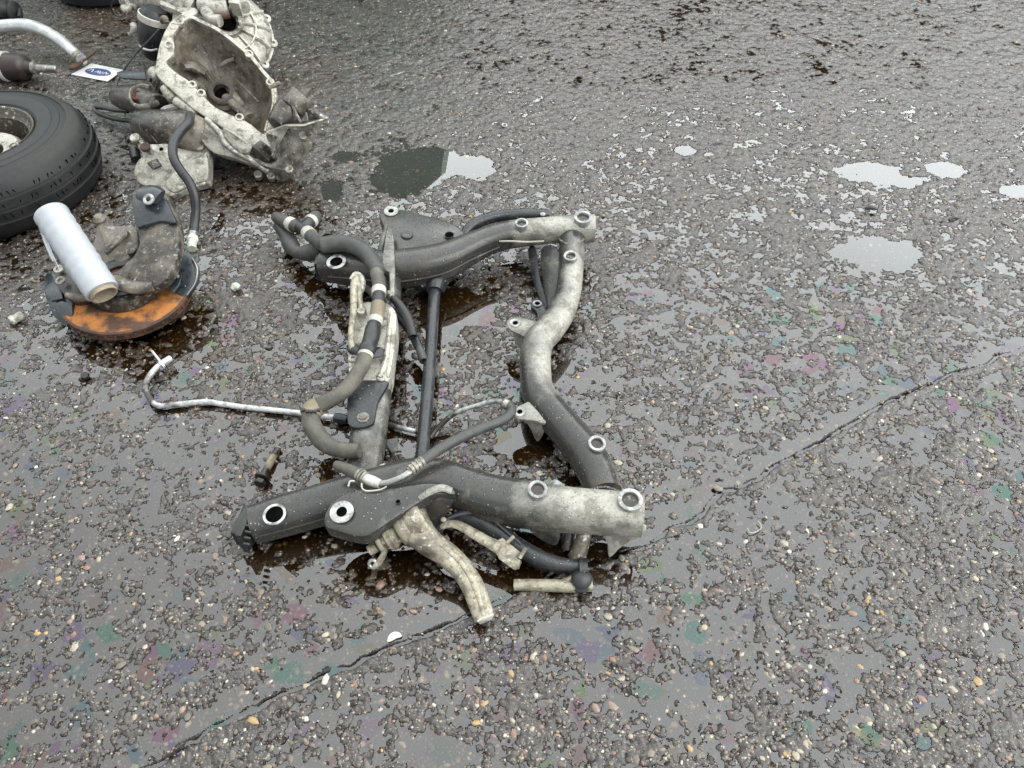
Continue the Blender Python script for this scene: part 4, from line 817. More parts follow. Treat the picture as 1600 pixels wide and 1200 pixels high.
MB().tube([(164, 396, .145, 5, .3), (180, 380, .158, 6, .4), (198, 362, .165, 6, .5)], n=10).build('web_rib', 'grime', kn)
MB().lathe(at(205, 391, .15), up_tilt(0, -.3), [(.014, -.01), (.013, .003), (0, .004)], 16, .1).build('plate_bolt', 'grime', kn)
MB().lathe(at(219, 439, .132), up_tilt(0, -.2), [(11.5 * k, -.02), (11.5 * k, 0), (8.5 * k, .003), (8 * k, .003), (7 * k, .001), (0, -.002)], 20, .8).build('bolt_boss', 'cast', kn)
MB().tube([(176, 438, .128, 12, .4), (196, 446, .126, 13, .4), (219, 450, .126, 13, .4), (240, 447, .13, 11, .3)], n=12, sy=.6).build('lower_rim', 'grime', kn)
MB().slab([(86, 420, .12), (96, 416, .122), (118, 430, .12), (134, 448, .114), (136, 462, .108), (112, 468, .105), (96, 456, .108), (86, 440, .112)], .030, sub=3, edge=.006, tone=.05).build('caliper_lug', 'grime', kn)
MB().tube([(104, 461, .112, 5, .5), (120, 465, .108, 6, .6), (138, 466, .105, 5, .5)], n=10).build('lug_rim', 'grime', kn)
for x, y in ((92, 421), (95, 439)):
    o = MB().lathe(at(x, y, .126), up_tilt(0, -.25), [(.013, 0), (.013, .004), (.007, .004), (.006, -.003), (0, -.003)], 14, .6).build('lug_eye', 'cast', kn)
MB().slab([(68, 432, .085), (78, 424, .090), (88, 430, .092), (92, 440, .09), (110, 462, .088), (114, 476, .086), (112, 488, .080), (104, 510, .060), (96, 506, .058), (82, 492, .062), (70, 464, .074)], .010, sub=2, edge=.003, closed_smooth=False).build('splash_shield', 'shield', kn, label='crumpled black shield piece at the left of the disc')
MB().slab([(78, 478, .090), (96, 470, .094), (112, 476, .092), (113, 490, .082), (104, 510, .064), (90, 500, .068)], .008, sub=2, edge=.002, closed_smooth=False).build('shield_fold', 'shield', kn)
MB().slab([(70, 446, .094), (84, 440, .097), (96, 452, .096), (98, 466, .094), (80, 470, .090), (71, 460, .09)], .006, sub=2, edge=.002, closed_smooth=False).build('shield_fold', 'shield', kn)
MB().slab([(270, 398, .098), (280, 391, .102), (292, 394, .102), (304, 404, .098), (311, 420, .090), (309, 440, .080), (300, 455, .070), (288, 464, .064), (276, 456, .074), (264, 446, .084), (260, 432, .090)], .008, sub=3, edge=.003).build('splash_shield', 'shield', kn, label='rounded black shield piece at the right of the disc')
MB().slab([(258, 436, .104), (272, 426, .107), (284, 430, .104), (281, 444, .097), (270, 458, .088), (258, 446, .098)], .006, sub=2, edge=.002, closed_smooth=False).build('shield_fold', 'shield', kn)
MB().lathe(at(277, 432, .108), up_tilt(.1, -.2), [(.006, 0), (.005, .004), (0, .005)], 12).build('shield_rivet', 'zinc', kn)
MB().tube([(300, 404, .1, 1.4, .9), (308, 420, .094, 1.6, .9), (305, 442, .084, 1.6, .9), (292, 461, .070, 1.4, .9)], n=8).build('shield_lip', 'steel', kn)

# ================================================================ roll of stretch film
fl = thing('stretch_film_roll', at(120, 400), 'roll of white stretch film propped across the rusty brake disc', 'film roll')
r0, r1 = at(78, 332, .28), at(160, 456, .155); axf = (r1 - r0).normalized(); Lf = (r1 - r0).length
ra, rb = 25.5 * mpp(78, 332, .28), 26.5 * mpp(160, 456, .155)
rr = (ra + rb) / 2
prof = [(rr * .93, 0), (rr * .99, .004)] + [(rr * (1 + .022 * math.sin(i * 1.7) + .012 * math.sin(i * 4.1)), Lf * i / 30) for i in range(1, 30)] + [(rr * 1.0, Lf - .003), (rr * .97, Lf), (rr * .82, Lf + .001), (rr * .80, Lf - .01), (rr * .80, 0)]
MB().lathe(r0, axf, prof, 40, closed=True).build('film', 'film', fl, sharp=50)
MB().lathe(r0, axf, [(rr * .79, -.002), (rr * .79, Lf + .010), (rr * .775, Lf + .012), (rr * .70, Lf + .012), (rr * .685, Lf + .009), (rr * .685, -.002)], 36, closed=True).build('card_core', 'card', fl)
MB().slab([(53, 338, .272), (66, 350, .262), (72, 372, .246), (80, 394, .228), (88, 412, .210), (94, 424, .196), (86, 414, .190), (76, 396, .200), (67, 376, .215), (62, 358, .24), (56, 346, .26)], .002, sub=4, edge=.0008).tube([(58, 342, .27, 2), (65, 360, .25, 2.5), (74, 384, .226, 3), (85, 408, .2, 3)], n=8).build('loose_flap', 'loose', fl)

# ================================================================ small parts at the far left
ds = thing('drive_shaft', at(40, 118), 'brown constant velocity joint with bright splined stub above the tyre', 'drive shaft')
y0 = .055
def dp(x): return at(x, 104 + (x - 10) * .055, y0)
d0, d1 = dp(-30), dp(97); axd = (d1 - d0).normalized(); kd = mpp(40, 106, y0)
def px_l(*pr): return [(r_ * kd, (x + 30) * kd) for x, r_ in pr]
MB().lathe(d0, axd, px_l((-30, 16), (-20, 19), (-12, 17), (-4, 20), (2, 19), (9, 21)), 28).build('rubber_boot', 'plastic', ds)
MB().lathe(d0, axd, px_l((9, 21.5), (9.5, 22.5), (15.5, 22.5), (16, 21)), 30).build('clamp_band', 'pale', ds)
MB().lathe(d0, axd, px_l((15, 20.5), (20, 20.5), (40, 19.5), (45, 17), (48, 11), (52, 9.5), (57, 8.5)), 32).build('joint_cup', 'boot', ds)
MB().lathe(d0, axd, px_l((56, 8.6), (57, 9.6), (62, 9.6), (63, 6.2), (80, 6.0), (81, 5.0)), 24).build('stub_shaft', 'steel', ds)
MB().lathe(d0, axd, px_l(*[(80 + i * 1.35, 5.8 if i % 2 else 5.1) for i in range(12)], (96.5, 4.4)), 20).build('stub_thread', 'steel', ds)

ex = thing('exhaust_pipe', at(70, 70), 'bent silver exhaust pipe ending in a rusty oval flange', 'pipe')
MB().tube([(-40, 42, .11, 9.5), (-10, 42, .11, 9.6), (20, 40, .11, 9.6), (42, 40, .108, 9.8), (60, 45, .102, 9.8), (76, 52, .094, 9.4), (92, 62, .082, 9), (106, 73, .068, 8.6), (118, 84, .055, 8.2), (127, 92, .046, 8)], n=22, sub=6).build('pipe', 'silver', ex)
MB().tube([(120, 87, .052, 8.8), (125, 91, .048, 8.8)], n=16).build('weld_bead', 'cream', ex)
MB().slab([(108, 102, .03), (118, 98, .036), (126, 92, .044), (136, 83, .052), (146, 78, .056), (148, 81, .053), (138, 89, .044), (128, 98, .035), (118, 105, .028), (110, 107, .025)], .008, sub=3, edge=.002).build('flange', 'rust', ex)
MB().tube([(128, 99, .028, 4, .9), (134, 95, .03, 4, .9)], n=10).build('gasket_end', 'pale', ex)

rb_ = thing('rubber_boot', at(8, 20), 'ribbed black rubber boot at the top left corner', 'rubber boot')
b0, b1 = at(-28, 14, .05), at(31, 20, .045); axb = (b1 - b0).normalized(); kb = mpp(5, 18, .05)
MB().lathe(b0, axb, [(kb * (15 + 3.2 * math.sin(i * 1.25)) * (1 - .012 * max(0, i - 14)), kb * i * 2.6) for i in range(23)] + [(kb * 6, kb * 61)], 28, [.2 + .3 * (math.sin(i * 1.25) > .3) for i in range(24)]).build('bellows', 'tyre', rb_)
MB().tube([(24, 8, .06, 3), (30, 16, .05, 3), (30, 27, .04, 3)], n=10).build('boot_lip', 'plastic', rb_)

cd = thing('printed_card', at(150, 113), 'white card with smudged blue oval print lying on asphalt', 'card')
cpl = [(111, 116, .009), (143, 99, .011), (192, 109, .012), (168, 127, .009)]
W_c = [at(*p) for p in cpl]; nrm = (W_c[1] - W_c[0]).cross(W_c[3] - W_c[0]).normalized(); nrm = nrm if nrm.z > 0 else -nrm
MB().slab(W_c, .002, sub=2, closed_smooth=False, edge=.0005, nrm=nrm).build('card_sheet', 'paper', cd)
ov = []
for i in range(24):
    a = i * 2 * math.pi / 24; u_, v_ = .5 + .36 * math.cos(a), .5 + .27 * math.sin(a)
    ov.append(W_c[0].lerp(W_c[1], u_ * .0 + v_).lerp(W_c[3].lerp(W_c[2], v_), u_) + nrm * .0008)
def onc(u_, v_, lift): return W_c[0].lerp(W_c[1], v_).lerp(W_c[3].lerp(W_c[2], v_), u_) + nrm * lift
MB().slab(ov, .0004, closed_smooth=False, edge=.0001, nrm=nrm).build('printed_oval', 'ink', cd)
sc_ = MB()
for j, (us) in enumerate((((.22, .42), (.30, .62), (.36, .40), (.33, .5)), ((.42, .44), (.48, .58), (.52, .42)), ((.54, .58), (.58, .40), (.62, .57)), ((.66, .42), (.70, .60), (.76, .44), (.80, .54)))):
    sc_.tube([(onc(a, b, .0011), .0017) for a, b in us], n=6, sub=4, raw=True, sy=.2)
sc_.build('printed_script', 'paper', cd)

sl = thing('metal_sleeve', at(26, 498), 'short grey metal sleeve lying on asphalt below the tyre', 'metal sleeve')
MB().tube([(16, 502, .011, 7.5, .7), (22, 499, .011, 8, .8), (24, 498, .011, 6.9, .5), (32, 494, .011, 7.6, .8), (36, 492, .011, 7, .5)], n=16, sub=2, hollow=(False, True)).build('sleeve', 'cast', sl)
MB().tube([(14.5, 502.7, .011, 4.5, .9), (17, 501.5, .011, 6.5, .9)], n=12).build('sleeve_end', 'cast', sl)
wl = MB().tube([(621, 116, .007, .55), (629, 113, .008, .55), (642, 112, .009, .55), (656, 113, .009, .55), (664, 119, .008, .55), (660, 124, .006, .55)], n=6, sub=6).tube([(621, 116, .007, .55), (612, 118, .007, .55), (606.5, 125, .006, .55), (610, 132, .006, .55), (620, 136, .006, .55), (630, 137, .006, .55), (638, 131, .005, .55)], n=6, sub=6)
wl.build('wire_loop', 'steel', None, label='thin open loop of pale wire on the ground right of the castings', cat='wire')
MB().washer(at(788, 196, .005), up_tilt(.1, -.1), .006, .0115, .003).build('steel_washer', 'zinc', None, label='small steel washer alone on asphalt beyond the subframe', cat='washer')
MB().tube([(362, 452, .010, 3, .8), (368, 447, .014, 6, .9), (374, 450, .010, 4, .7)], n=10).tube([(364, 444, .014, 3, .9), (369, 452, .008, 5, .8)], n=8).build('plastic_clip', 'green_plug', None, label='small pale plastic clip on ground right of the rusty disc', cat='clip')
MB().tube([(124, 594, .008, 3, .1), (130, 592, .01, 4, .1)], n=8).hexa(at(134, 589, .004), up_tilt(.2, -.3), .011, .012, .1).build('oily_nut', 'bolt', None, label='dark oily nut on asphalt below the rusty disc', cat='nut')
MB().tube([(1168, 826, .006, .8), (1174, 833, .006, .8), (1188, 827, .006, .8), (1189, 820, .007, .8), (1184, 814, .008, .8)], n=6, sub=3).build('bent_wire', 'pale', None, label='tiny bent wire near purple oil film right of the subframe', cat='wire')
MB().tube([(1196, 1099, .006, 1.3, .1), (1212, 1096.5, .007, 1.5, .1)], n=8).tube([(1213, 1094, .008, 2.5, .1), (1216, 1100, .007, 2.5, .1)], n=8).build('small_screw', 'bolt', None, label='small dark screw lying in the bottom right of the yard', cat='screw')
MB().slab([(605, 1003, .004), (607, 993, .006), (615, 987, .008), (624, 988, .008), (627, 994, .007), (619, 997, .006), (612, 1001, .005)], .004, sub=3, edge=.0015).build('white_shard', 'paper', None, label='white curved shard beside the wet seam below the subframe', cat='shard')
MB().tube([(1351, 326, .01, 2, .1), (1360, 325, .014, 3, .1), (1371, 327, .01, 1.6, .1)], n=8).build('dark_twig', 'bolt', None, label='small dark twig between the two bright puddles', cat='twig')
MB().tube([(1483, 344, .008, 2, .1), (1490, 340, .012, 2.4, .1), (1498, 341, .008, 1.6, .1)], n=8).build('dark_twig', 'bolt', None, label='dark scrap right of the lower bright puddle', cat='twig')
# ================================================================ gearbox lying with its bell mouth open
def on_plane(px, py, o, n):
    d = ray(px, py); t = (o - Vector((0, 0, CAM_H))).dot(n) / d.dot(n); return Vector((0, 0, CAM_H)) + d * t
gb = thing('gearbox', at(330, 270), 'dirty cast alloy gearbox with wide open bell mouth and chalky rim', 'gearbox')
PO, PN = at(338, 130, .235), Vector((0.16, -0.52, 0.84)).normalized()
OUT = [(278, 24), (294, 21), (318, 32), (346, 46), (389, 81), (412, 108), (430, 131), (431, 160), (424, 190), (424, 214), (437, 232), (426, 247), (396, 228), (346, 197), (306, 172), (280, 150), (252, 125), (243, 112), (244, 97), (250, 67), (262, 40)]
INN = [(284, 38), (297, 29), (316, 37), (343, 51), (385, 85), (408, 112), (426, 135), (425, 160), (418, 188), (413, 206), (408, 207), (399, 200), (384, 189), (340, 169), (320, 152), (296, 127), (274, 112), (260, 97), (271, 84), (271, 57), (277, 46)]
Wo = [Vector(w) for w in catmull([tuple(on_plane(*p, PO, PN)) for p in OUT], 5, True)]
Wi = [Vector(w) for w in catmull([tuple(on_plane(*p, PO, PN)) for p in INN], 5, True)]
bc = on_plane(338, 122, PO, PN)
e1 = PN.cross(Vector((0, 0, 1))).normalized(); e2 = PN.cross(e1)
def circ(r_, depth, like, off=Vector()):
    out = []
    for w in like:
        q = w - bc; q = q - PN * q.dot(PN); out.append(bc + off + q.normalized() * r_ - PN * depth)
    return out
def blend(a, b, s, depth): return [x.lerp(y, s) - PN * depth for x, y in zip(a, b)]
C0 = circ(.055, 0, Wi)
MB().rings([[w - PN * .026 for w in Wo], [w - PN * .003 for w in Wo], [w + (x - w) * .10 for w, x in zip(Wo, Wi)], [w + (x - w) * .92 for w, x in zip(Wo, Wi)], [w - PN * .004 for w in Wi], [w - PN * .028 for w in Wi], [w - PN * .028 for w in Wo]],
           [.75, .9, .95, .9, .7, .3, .3], False, False).build('bell_flange', 'cast', gb)
rb2 = random.Random(4)
inner = [[w - PN * .02 for w in Wi], blend(Wi, C0, .10, .050), blend(Wi, C0, .22, .085), blend(Wi, C0, .38, .112), blend(Wi, C0, .58, .130), blend(Wi, C0, .75, .135), blend(Wi, C0, .88, .128), circ(.058, .120, Wi)]
inner = [[p + PN * rb2.uniform(-.003, .003) * (i not in (0,)) for p in rg] for i, rg in enumerate(inner)]
bell = MB().rings(inner, [.6, .55, .5, .5, .6, .7, .6, .5], False, False).build('bell_wall', 'grime', gb)
MB().rings([[w - PN * .026 for w in Wo], blend(Wo, C0, .16, .075), blend(Wo, C0, .30, .125), blend(Wo, C0, .5, .165), blend(Wo, C0, .8, .19)], [.55, .4, .35, .3, .3], False, True).build('bell_shell', 'cast', gb)
br_c = bc - PN * .118
brg = MB().lathe(br_c, PN, [(.060, -.02), (.058, .008), (.050, .014), (.046, .016), (.046, .034), (.043, .038), (.031, .038), (.028, .035), (.028, -.01)], 30, .45).build('release_bearing', 'grime', gb)
MB().lathe(br_c + PN * .030, PN, [(.0432, .004), (.042, .0095), (.033, .0095), (.031, .004)], 30, closed=True).build('bearing_face', 'boot', brg)
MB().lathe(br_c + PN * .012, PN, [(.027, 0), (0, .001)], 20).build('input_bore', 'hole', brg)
def bw(px, py, depth): return on_plane(px, py, PO - PN * depth, PN)
for a, b, d0_, d1_, w_ in (((300, 96), (322, 112), .10, .105, .009), ((356, 136), (382, 172), .11, .08, .012), ((344, 104), (366, 92), .09, .07, .007), ((318, 140), (300, 128), .10, .06, .010), ((366, 122), (404, 160), .115, .07, .005)):
    MB().tube([(bw(*a, d0_), w_), ((bw(*a, d0_) + bw(*b, d1_)) / 2 + PN * .006, w_ * 1.1), (bw(*b, d1_), w_)], n=9, raw=True).build('inner_rib', 'grime', bell)
MB().tube([(bw(284, 104, .05), .020), (bw(300, 104, .075), .028), (bw(318, 112, .10), .024)], n=14, raw=True, sy=.6).build('fork_pocket', 'grime', bell)
MB().tube([(bw(352, 150, .10), .016), (bw(372, 166, .085), .024), (bw(390, 182, .06), .018)], n=14, raw=True, sy=.6).build('shaft_pocket', 'grime', bell)
for (x, y) in ((271, 40), (280, 33), (285, 28), (263, 70), (300, 132), (314, 145), (374, 183), (389, 84), (422, 128)):
    c = on_plane(x, y, PO, PN)
    o = MB().lathe(c - PN * .02, PN, [(.015, 0), (.015, .020), (.013, .0225), (.0085, .0225), (.008, .012), (0, .012)], 16, .95).build('flange_boss', 'cast', gb)
    MB().lathe(c - PN * .004, PN, [(.0078, 0), (0, .0004)], 12).build('boss_hole', 'grime', o)
for pts, w_ in ((((238, 112), (246, 118)), .020), (((258, 138), (268, 152)), .018), (((276, 158), (290, 166), (304, 178)), .019)):
    MB().tube([(on_plane(x, y, PO - PN * .03, PN), w_, .75) for x, y in pts], n=12, raw=True, dome=.5).build('flange_lug', 'cast', gb)
# under the flange: ribs, sensor and differential casting
for i, (x0, y0_, x1, y1_) in enumerate(((246, 104, 236, 128), (250, 108, 240, 134), (254, 113, 245, 140), (259, 120, 250, 146))):
    MB().tube([(x0, y0_, .20, 2.6, .4), (x1, y1_, .14, 2.6, .2)], n=8, sy=1.6).build('cooling_fin', 'cast', gb)
MB().lathe(at(284, 168, .17), up_tilt(-.4, -.6), [(.030, -.03), (.030, .0), (.026, .008), (.012, .010), (0, .010)], 16, .8).build('sensor_boss', 'cast', gb)
MB().tube([(280, 166, .18, 5, .8), (266, 168, .17, 4.5, .9), (256, 172, .16, 4.5, .9), (250, 182, .14, 4, .95)], n=9).build('cable_clip', 'pale', gb)
MB().slab([(256, 132, .18), (272, 144, .18), (279, 158, .17), (272, 164, .15), (258, 150, .15)], .03, sub=3, edge=.006, tone=.75).build('flange_web', 'cast', gb)
MB().tube([(222, 190, .10, 20, .15), (252, 202, .11, 30, .12), (290, 208, .12, 34, .3), (320, 216, .12, 26, .6)], n=20, sub=4, dome=.4).build('differential_case', 'grime', gb)
MB().slab([(292, 176, .19), (320, 190, .175), (352, 206, .16), (384, 236, .12), (400, 254, .09), (388, 256, .08), (360, 246, .10), (336, 240, .11), (318, 226, .13), (300, 200, .16)], .06, sub=4, edge=.012, tone=.7).build('case_side', 'cast', gb)
MB().tube([(322, 186, .18, 4, .7), (342, 206, .16, 4.5, .8), (350, 222, .14, 4.5, .7), (368, 238, .12, 4, .6), (394, 252, .09, 4, .6), (420, 268, .06, 4, .5)], n=10).build('casting_seam', 'cast', gb)
MB().slab([(348, 196, .175), (372, 210, .165), (392, 226, .14), (390, 236, .125), (376, 240, .12), (362, 228, .135), (350, 212, .155)], .03, sub=4, edge=.008, tone=.7).build('case_pad', 'cast', gb)
MB().slab([(394, 228, .14), (410, 240, .12), (420, 252, .10), (412, 258, .08), (400, 250, .09), (390, 240, .115)], .05, sub=2, edge=.004, closed_smooth=False, tone=.02).build('case_recess', 'grime', gb)
ft = MB().slab([(208, 212, .115), (216, 211, .120), (224, 222, .118), (240, 224, .118), (275, 220, .120), (300, 211, .125), (316, 216, .122), (326, 226, .115), (326, 280, .045), (318, 288, .035), (292, 296, .030), (268, 306, .022), (254, 302, .022), (236, 292, .03), (216, 286, .035), (208, 270, .05), (213, 252, .07), (221, 242, .085), (214, 228, .10)], .030, sub=3, edge=.009, tone=.72).build('mounting_foot', 'cast', gb, label='pale mounting foot at the near left of the gearbox')
for (x, y, z, m_) in ((212, 217, .122, 'cast'), (228, 231, .112, 'rust'), (314, 229, .115, 'cast'), (316, 285, .04, 'cast')):
    MB().lathe(at(x, y, z - .006), up_tilt(-.1, -.5), [(.017, 0), (.017, .008), (.014, .011), (.007, .011), (0, .010)], 16, .8).build('foot_bolt', m_, ft)
MB().lathe(at(252, 233, .1125), up_tilt(0, -.6), [(.007, 0), (.005, .0012), (0, .0012)], 14).build('foot_hole', 'hole', ft)
MB().slab([(256, 284, .050), (280, 262, .075), (300, 246, .095), (322, 240, .105), (324, 278, .055), (300, 288, .042), (270, 300, .034)], .02, sub=4, edge=.010, tone=.6).build('foot_web', 'cast', ft)
MB().tube([(238, 252, .09, 9, .1), (246, 262, .078, 8, .1)], n=12, sy=.3).build('oil_stain_pad', 'grime', ft)
MB().tube([(210, 236, .06, 8, .1), (213, 250, .05, 8, .1)], n=12).build('rubber_stop', 'plastic', ft)
rc = MB().slab([(414, 212, .16), (440, 198, .19), (464, 196, .20), (486, 204, .18), (487, 222, .15), (476, 246, .10), (465, 264, .06), (446, 284, .02), (430, 282, .02), (404, 266, .05), (384, 246, .09), (398, 248, .10), (424, 258, .09), (432, 244, .12)], .05, sub=3, edge=.010, tone=.42).build('output_case', 'cast', gb, label='brown stained output end of the gearbox')
MB().slab([(416, 207, .205), (446, 196, .222), (474, 196, .225), (508, 186, .215), (500, 200, .19), (484, 214, .17), (474, 204, .20), (450, 202, .21), (436, 226, .18), (428, 248, .13), (424, 244, .14), (434, 214, .19)], .010, sub=2, edge=.003, closed_smooth=False, tone=.5).build('case_fin', 'cast', rc)
MB().slab([(474, 168, .23), (486, 172, .24), (509, 186, .215), (498, 190, .20), (478, 192, .20)], .02, sub=2, edge=.004, closed_smooth=False, tone=.35).build('case_fin', 'cast', rc)
MB().tube([(432, 196, .20, 16, .2), (446, 180, .215, 22, .25), (456, 168, .225, 22, .3), (464, 158, .235, 20, .35)], n=22, sub=4).build('output_neck', 'grime', rc)
oa = (at(474, 147, .265) - at(452, 174, .225)).normalized(); oc = at(472, 149, .262); ko = mpp(472, 149, .26)
sl_ = MB().lathe(oc - oa * .05, oa, [(20 * ko, 0), (20 * ko, .046), (18.5 * ko, .052), (14.5 * ko, .052), (13.5 * ko, .02), (0, .02)], 28, .4).build('output_seal', 'grime', rc)
MB().lathe(oc - oa * .035, oa, [(8 * ko, 0), (8 * ko, .055), (6.5 * ko, .062), (0, .062)], 18, .3).build('output_shaft', 'grime', rc)
MB().tube([(457, 166, .255, 2, .5), (464, 180, .235, 2.4, .5), (472, 196, .21, 2, .5)], n=8).tube([(478, 176, .23, 2, .5), (480, 188, .215, 2.4, .5), (478, 198, .20, 2, .5)], n=8).build('neck_rib', 'grime', rc)
for x, y, z in ((452, 266, .06), (424, 276, .03), (474, 214, .165), (404, 274, .03)):
    MB().lathe(at(x, y, z), up_tilt(.2, -.6), [(.014, -.01), (.014, .012), (.010, .014), (.006, .013), (0, .010)], 14, .6).build('case_bolt', 'cast', rc)
MB().tube([(421, 138, .262, 3, .3), (430, 133, .268, 4, .3), (437, 130, .268, 3.4, .3)], n=9).tube([(426, 140, .262, 2.6, .8), (427, 158, .245, 2, .9), (425, 172, .23, 2, .9), (425, 178, .228, 4.5, .9)], n=9).tube([(418, 190, .21, 2, .8), (414, 206, .20, 2, .8)], n=8).build('earth_strap', 'cream', gb)
# left of the bell: mount with red seal, lever and hoses
mt = MB().tube([(186, 152, .09, 16, .1), (204, 154, .11, 21, .15), (226, 158, .13, 23, .2), (246, 168, .14, 20, .2)], n=18, sub=4, dome=.3).build('selector_case', 'grime', gb)
MB().tube([(236, 138, .185, 2.6, .4), (222, 136, .18, 2.6, .4), (207, 142, .175, 2.6, .4), (204, 155, .165, 2.6, .3), (212, 166, .155, 2.6, .3), (230, 166, .16, 2.6, .4), (248, 160, .17, 2.2, .4)], n=9, sub=6, sy=2).build('mount_yoke', 'cast', mt)
MB().lathe(at(217, 151, .165), up_tilt(-.2, -.35), [(.024, 0), (.022, .010), (.014, .014), (.010, .006), (0, .006)], 18).build('red_seal', 'red', mt)
MB().slab([(182, 113, .175), (190, 110, .18), (226, 112, .20), (228, 124, .19), (192, 122, .172), (184, 119, .17)], .006, sub=2, edge=.002, closed_smooth=False).build('selector_lever', 'shield', gb)
MB().tube([(248, 46, .34, 1.3, .2), (232, 64, .30, 1.4, .2), (214, 82, .24, 1.4, .2), (200, 100, .20, 1.3, .2), (190, 116, .15, 1.3, .2), (182, 132, .12, 2, .2), (179, 146, .11, 3, .2)], n=7, sub=5).build('thin_cable', 'rubber', gb)
MB().tube([(200, 174, .08, 3.2), (180, 172, .07, 3.4), (160, 168, .05, 3.6), (148, 168, .04, 3.6), (151, 175, .035, 3.6), (166, 182, .03, 3.6), (186, 187, .035, 3.6), (208, 190, .05, 3.4), (222, 200, .06, 3, )], n=10, sub=6).build('breather_loop', 'plastic', gb)
MB().tube([(214, 186, .10, 1.2, .2), (232, 206, .125, 1.4, .2), (246, 224, .125, 1.2, .2)], n=7).build('thin_cable', 'plastic', gb)
hb = MB().tube([(297, 180, .19, 7, .5), (295, 191, .195, 7.2, .5), (282, 206, .195, 7.2, .5), (272, 222, .190, 7.2, .5), (270, 240, .180, 7.2, .5), (275, 255, .168, 7.2, .5), (285, 270, .152, 7.2, .5), (297, 287, .128, 7.2, .5), (304, 306, .10, 7.1, .5), (306, 328, .065, 7, .5), (304, 350, .035, 7, .5), (302, 366, .018, 7, .5)], n=16, sub=6).build('rubber_hose', 'plastic', gb, label='black rubber hose drooping from the gearbox to the ground')
MB().tube([(302.5, 362, .020, 7.6, .8), (301, 374, .016, 7.4, .8)], n=14).build('hose_ferrule', 'steel', hb)
MB().tube([(301, 372, .016, 8.4), (300.6, 377, .016, 8.4), (300.3, 378, .016, 6.5), (300, 384, .015, 6.8), (299.8, 389, .014, 6.8)], n=14, sub=2).build('hose_plug', 'green_plug', hb)

# ================================================================ second casting beyond it
cs = thing('clutch_housing', at(340, 60), 'beige ribbed alloy housing cut by the top edge behind the open gearbox', 'housing')
HN = Vector((0.42, -0.50, 0.76)).normalized(); HC = at(352, 44, .20); kh = mpp(352, 44, .2); HR = 76 * kh
hb2 = MB().lathe(HC, HN, [(HR * .93, -.09), (HR * 1.0, -.055), (HR * 1.0, -.035), (HR * .95, -.030), (HR * .93, -.010), (HR * .80, .012), (HR * .55, .028), (HR * .34, .034), (HR * .30, .05), (HR * .24, .052), (HR * .20, .045), (HR * .19, -.02), (0, -.02)], 56, [.4, .7, .85, .6, .8, .75, .7, .6, .5, .3, .1, 0, 0]).build('housing_shell', 'cast', cs)
h1 = HN.cross(UP).normalized(); h2 = HN.cross(h1)
for i in range(14):
    a = i * 2 * math.pi / 14 + .1; d = h1 * math.cos(a) + h2 * math.sin(a)
    MB().tube([(HC + d * HR * .32 + HN * .034, .005, .8), (HC + d * HR * .6 + HN * .028, .006, .85), (HC + d * HR * .90 + HN * .004, .006, .9)], n=7, raw=True, sy=1.4).build('radial_rib', 'cast', hb2)
MB().lathe(HC, HN, [(HR * .57, .026), (HR * .57, .036), (HR * .60, .036), (HR * .60, .022)], 48, .85, closed=True).build('ring_rib', 'cast', hb2)
for i in range(11):
    a = i * 2 * math.pi / 11 + .3; d = h1 * math.cos(a) + h2 * math.sin(a)
    o = MB().lathe(HC + d * HR * .97 - HN * .045, HN, [(.018, 0), (.018, .020), (.014, .023), (.006, .023), (.005, .015), (0, .015)], 14, .85).build('rim_boss', 'cast', hb2)
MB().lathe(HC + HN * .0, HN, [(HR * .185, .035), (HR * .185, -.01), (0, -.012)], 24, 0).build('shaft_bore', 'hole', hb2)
for pts, rr_, mm in ((((318, 8), (338, 15), (356, 14)), .030, 'cast'), (((322, 18), (330, 30), (344, 33)), .020, 'cast'), (((362, -8), (374, 2), (382, 12)), .022, 'cast'), (((340, 2), (352, 6)), .018, 'plastic'), (((326, 24), (342, 26), (358, 24)), .010, 'rust'), (((310, -6), (318, 6)), .03, 'plastic')):
    MB().tube([(x, y, .30, rr_ / mpp(x, y, .30), .85) for x, y in pts], n=12, sub=4, power=3).build('bracket_arm', mm, cs)
MB().box(at(370, 8, .31), (1, .2, -.2), (0, 1, .3), (0, -.3, 1), .018, .024, .03, .9).build('mount_block', 'cast', cs)
bdy = MB().tube([(196, 2, .15, 10, .7), (222, -2, .20, 16, .7), (250, -2, .24, 22, .7), (284, 6, .26, 24, .75), (316, 20, .26, 22, .7)], n=16, sub=4).build('casting_body', 'cast', cs)
MB().slab([(250, 0, .30), (262, 3, .30), (276, 10, .30), (304, 11, .30), (308, 20, .29), (292, 24, .29), (272, 14, .295), (256, 9, .30), (249, 5, .30)], .02, sub=3, edge=.006, tone=.9).build('casting_arm', 'cast', bdy)
for pts, rr_ in ((((193, 12), (198, 16), (206, 10), (214, 12)), 5), (((200, 2), (210, 6), (222, 3)), 6), (((196, 14), (204, 6)), 5)):
    MB().tube([(x, y, .18, rr_, .9) for x, y in pts], n=10, dome=.4).build('casting_lug', 'cast', bdy)
MB().tube([(198, -6, .20, 1.2), (178, 0, .14, 1.3), (174, 12, .10, 1.3), (178, 22, .06, 1.3), (188, 26, .05, 1.3), (196, 20, .06, 1.2)], n=7, sub=5).build('wire_tail', 'plastic', cs)
mo0, mo1 = at(244, 18, .25), at(238, 92, .075); ma = (mo1 - mo0).normalized(); Lm = (mo1 - mo0).length; km = mpp(240, 50, .17)
